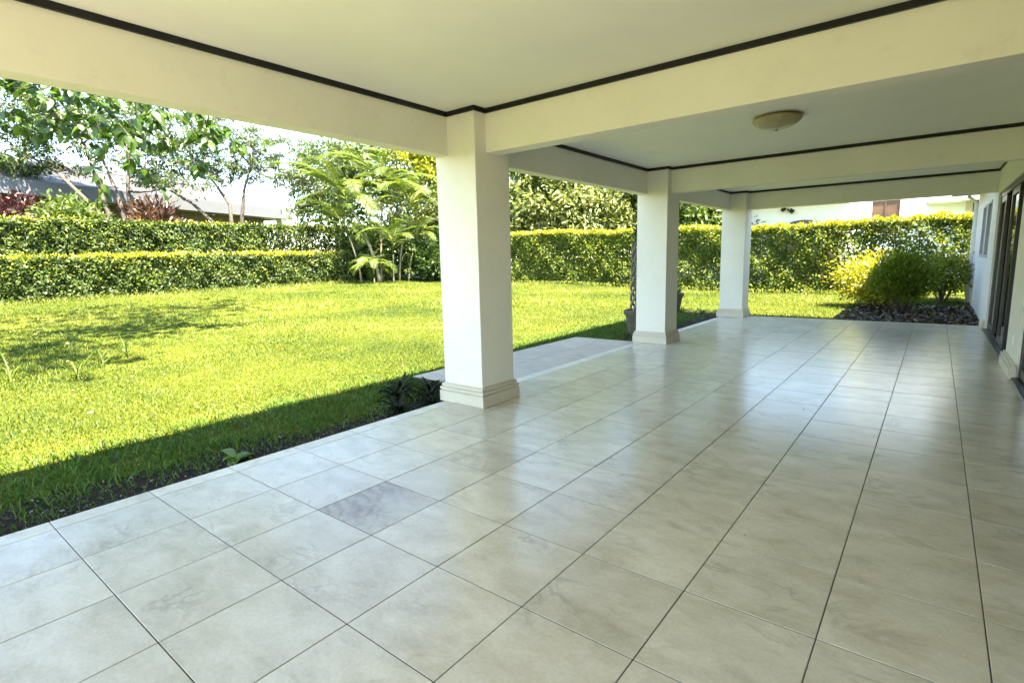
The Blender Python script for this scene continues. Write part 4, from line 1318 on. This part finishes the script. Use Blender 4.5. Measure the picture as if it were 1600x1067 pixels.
def strap_leaf(name, L, w, bend, mat, tone):
    V = []; F = []
    n = 6
    for k in range(n):
        s = k / (n - 1)
        a = 1.25 - bend * s
        if k == 0: p = np.zeros(3)
        else: p = p + np.array([0, math.cos(a), math.sin(a)]) * L / (n - 1)
        ww = w * (0.6 + 0.8 * s if s < 0.4 else 1 - ((s - 0.4) / 0.6) ** 1.6) * 0.5 + 0.0005
        V += [tuple(p + [-ww, 0, ww * 0.4]), tuple(p), tuple(p + [ww, 0, ww * 0.4])]
    for i in range(n - 1):
        b = i * 3
        F += [(b, b + 1, b + 4, b + 3), (b + 1, b + 2, b + 5, b + 4)]
    me = mesh_from(name, np.array(V), np.array(F))
    set_tone(me, np.full(len(V), tone))
    me.materials.append(M[mat])
    return me

def rosette(name, loc, meshes, n, label, cat, group=None, smin=0.7, smax=1.15, tilt=0.5):
    t = thing(name, loc, label, cat, group)
    for k in range(n):
        o = link('leaf', meshes[k % len(meshes)], parent=t, loc=(random.uniform(-0.03, 0.03), random.uniform(-0.03, 0.03), 0))
        o.rotation_euler = (random.uniform(-tilt, tilt * 0.5), 0, k * 2.4 + random.uniform(-0.4, 0.4))
        s = random.uniform(smin, smax); o.scale = (s, s, s)
    return t

def small_plants():
    br = [strap_leaf('leaf', 0.3, 0.05, 1.6, 'brom', 0.2), strap_leaf('leaf', 0.26, 0.045, 2.2, 'brom', 0.6), strap_leaf('leaf', 0.32, 0.04, 1.0, 'brom', 0.9)]
    for (x, y, n, lab) in ((-0.98, 3.22, 20, 'dark strap-leaved plant farthest left in clump beside nearest column'), (-0.62, 3.38, 22, 'dark strap-leaved plant in middle of clump beside nearest column'), (-0.36, 3.2, 18, 'dark strap-leaved plant nearest to the column foot'),
                           (-0.52, 2.86, 16, 'small dark strap-leaved plant at the terrace edge before column'), (-0.3, 3.55, 14, 'dark spiky plant tucked between column and landing'), (-0.8, 3.62, 18, 'dark strap-leaved plant at the back of clump against the landing'), (-1.22, 3.5, 16, 'outermost dark strap-leaved plant on the grass side of clump')):
        rosette('bromeliad', (x, y, G(x, y)), br, n, lab, 'plant', 'dark plants beside the nearest column')
    lw = [strap_leaf('leaf', 0.34, 0.022, 1.5, 'grass_dark', 0.3), strap_leaf('leaf', 0.3, 0.02, 2.0, 'grass_dark', 0.7)]
    k = 0
    names = ['left end', 'second from left end', 'third from left end', 'middle', 'third from right end', 'second from right end', 'right end']
    for i, (x, y) in enumerate(((-1.75, 13.0), (-1.5, 13.4), (-1.3, 12.9), (-1.05, 13.3), (-0.8, 13.0), (-0.6, 13.3), (-0.38, 13.0))):
        rosette('border_lily', (x, y, G(x, y)), lw, 26, 'dark green strappy border plant, %s of row before far column' % names[i], 'plant', 'border plants before the far column', tilt=0.3)
    # the seedling at the terrace edge
    sdm = []
    for v in range(2):
        sdm.append(strap_leaf('leaf', 0.15, 0.1, 1.5 + 0.4 * v, 'seedling', 0.3 + 0.5 * v))
    x, y = -0.56, 1.24
    t = rosette('seedling', (x, y, G(x, y)), sdm, 9, 'bright green broad-leaved seedling on dark earth at terrace edge', 'plant', smin=0.7, smax=1.1, tilt=0.6)
    MB().tube([(0, 0, -0.02), (0.01, 0, 0.05)], 0.006, 5).build('stem', 'palmstem', t)
    # long-bladed tufts in the lawn
    gt = [strap_leaf('leaf', 0.45, 0.016, 1.5, 'grass', 0.35), strap_leaf('leaf', 0.38, 0.015, 2.1, 'grass', 0.6), strap_leaf('leaf', 0.5, 0.016, 1.0, 'grass', 0.2)]
    for x, y, n, lab in ((-5.3, 1.32, 30, 'long-bladed grass tuft arching highest on the left lawn'), (-5.9, 0.75, 22, 'grass tuft near left picture edge on the lawn'), (-6.6, 2.3, 20, 'smaller long grass tuft farther back on left lawn'), (-5.9, 1.75, 18, 'grass tuft between the arching tuft and the farther one')):
        rosette('grass_tuft', (x, y, G(x, y)), gt, n, lab, 'grass tuft', 'long tufts in the lawn', tilt=0.4)
small_plants()

# ------------------------------------------------------------------ neighbouring houses
def make_left_house():
    a = np.array([-24.2, -6.4]); b = np.array([-34.8, 21.6])      # eave line
    u = unit(b - a); v = np.array([-u[1], u[0]])                  # v points away from the lawn
    if v[0] > 0: v = -v
    L = float(np.linalg.norm(b - a))
    o3 = np.array([*(a + u * L * 0.6 + v * 3), 0.4])
    t = thing('neighbour_house', o3, 'long low house with pale grey roof beyond left hedges', 'house')
    def p(s, d, z):
        q = a + u * s + v * d
        return (q[0], q[1], z)
    def bx(m, s0, s1, d0, d1, z0, z1):
        c = [p(s0, d0, z0), p(s1, d0, z0), p(s1, d1, z0), p(s0, d1, z0), p(s0, d0, z1), p(s1, d0, z1), p(s1, d1, z1), p(s0, d1, z1)]
        m.add(c, [(0, 3, 2, 1), (4, 5, 6, 7), (0, 1, 5, 4), (1, 2, 6, 5), (2, 3, 7, 6), (3, 0, 4, 7)])
        return m
    ze = 4.8
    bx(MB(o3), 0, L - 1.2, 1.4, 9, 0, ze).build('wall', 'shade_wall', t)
    bx(MB(o3), 0, L, 0, 0.12, ze, ze + 0.68).build('fascia', 'fascia', t)
    bx(MB(o3), L, L + 0.12, 0, 10, ze, ze + 0.68).build('fascia', 'fascia', t)
    bx(MB(o3), 0, L, 0.12, 1.4, ze + 0.02, ze + 0.08).build('soffit', 'fascia', t)
    m = MB(o3)
    m.add([p(0, 0.06, ze + 0.69), p(L + .06, 0.06, ze + 0.69), p(L - 4.2, 5, ze + 2.3), p(0, 5, ze + 2.3), p(L + .06, 10, ze + 0.69), p(0, 10, ze + .69)], [(0, 1, 2, 3), (1, 4, 2), (3, 2, 4, 5)])
    rf = m.build('roof', 'grey_roof', t)
    m = MB(o3)
    m.tube([p(L + .06, 0.06, ze + 0.72), p(L - 4.2, 5, ze + 2.34)], 0.1, 6); m.tube([p(0, 5, ze + 2.34), p(L - 4.2, 5, ze + 2.34)], 0.1, 6)
    m.build('ridge_cap', 'fascia', rf)
    # raised part with a dark band
    bx(MB(o3), 3, 16.5, 3.2, 8, ze + 0.9, ze + 1.55).build('upper_band', 'dark_metal', t)
    bx(MB(o3), 2.6, 17.0, 2.7, 8.5, ze + 1.55, ze + 1.95).build('upper_roof', 'fascia', t)
    # openings under the eave
    for s in np.arange(11.0, L - 3, 3.1):
        w = bx(MB(o3), s, s + 2.1, 1.37, 1.46, 1.4, 3.9).build('window', 'dark_metal', t)
        bx(MB(o3), s + 0.1, s + 2.0, 1.34, 1.365, 1.5, 3.8).build('pane', 'dglass', w)
    bx(MB(o3), L - 0.7, L - 0.2, 0.25, 0.75, 0.2, ze - 0.002).build('post', 'white', t)
make_left_house()

def make_right_house():
    o = (0, 28, 0)
    t = thing('neighbour_house', o, 'pale house with brown windows above the far hedge', 'house')
    MB(o).box(-9.0, 0.75, 27.0, 34, -0.2, 3.75).build('wall', 'neigh_cream', t)
    MB(o).box(-9.6, 0.74, 26.2, 34.4, 3.751, 4.0).build('eave', 'white', t)
    MB(o).box(0.751, 9.0, 28.4, 36, -0.2, 6.2).build('wall', 'bluewhite', t)
    # windows with grey surrounds
    for x0, x1, z0, z1 in ((1.35, 2.35, 2.2, 3.6), (4.75, 5.8, 2.2, 3.5)):
        y = 28.4
        w = MB(o).box(x0 - .22, x0, y - .06, y + .02, z0 - .2, z1 + .2).box(x1, x1 + .22, y - .06, y + .02, z0 - .2, z1 + .2).box(x0, x1, y - .06, y + .02, z1, z1 + .2).box(x0, x1, y - .06, y + .02, z0 - .2, z0).build('window', 'grey_trim', t)
        MB(o).box(x0, x1, y - .03, y - .005, z0, z1).build('pane', 'brown', w)
        MB(o).box((x0 + x1) / 2 - .03, (x0 + x1) / 2 + .03, y - .05, y - .031, z0, z1).build('mullion', 'brown', w)
    # roof corner over the right window
    m = MB(o)
    m.box(3.3, 9.2, 26.9, 28.39, 3.36, 3.42).box(3.3, 9.2, 26.86, 26.9, 3.3, 3.62)
    m.build('canopy', 'white', t)
    MB(o).box(3.26, 3.3, 26.86, 28.39, 3.3, 3.62).build('canopy_fascia', 'grey_trim', t)
    # wide segmental arch in the cream wall
    m = MB(o)
    pts = [(-1.1 + 1.75 * math.sin(a), 3.15 - 3.4 * 0.5 + 1.75 * math.cos(a)) for a in np.linspace(-1.0, 1.0, 21)]
    vs_ = [(x, 26.94, z - 0.3) for x, z in pts] + [(pts[-1][0], 26.94, 0), (pts[0][0], 26.94, 0)]
    n = len(vs_)
    vs_ += [(x, 26.999, z) for x, _, z in vs_]
    fs = [tuple(range(n))] + [tuple(range(n, 2 * n))[::-1]] + [(k, (k + 1) % n, n + (k + 1) % n, n + k) for k in range(n)]
    m.add(vs_, fs)
    m.build('arched_door', 'brown', t)
    # lamps under the eave
    for x in (-2.3, -1.2, -0.1):
        MB(o).lathe((x, 26.6, 3.75), [(0.0, -0.07), (0.09, -0.065), (0.1, 0.0)], 12).build('downlight', 'grey_trim', t)
    f = thing('floodlight', (-1.75, 26.97, 3.4), 'black twin floodlight fixed on the pale neighbouring wall', 'floodlight')
    m = MB(); m.box(-0.04, 0.04, -0.04, 0.02, -0.05, 0.05).build('bracket', 'black', f)
    for s in (-1, 1):
        q = MB().box(-0.1, 0.1, -0.09, 0.05, -0.08, 0.08).build('lamp_head', 'black', f, bevel=0.015)
        q.location = (s * 0.17, -0.12, -0.02 - 0.05 * s); q.rotation_euler = (0.5, 0.6 * s, 0.3 * s)
make_right_house()
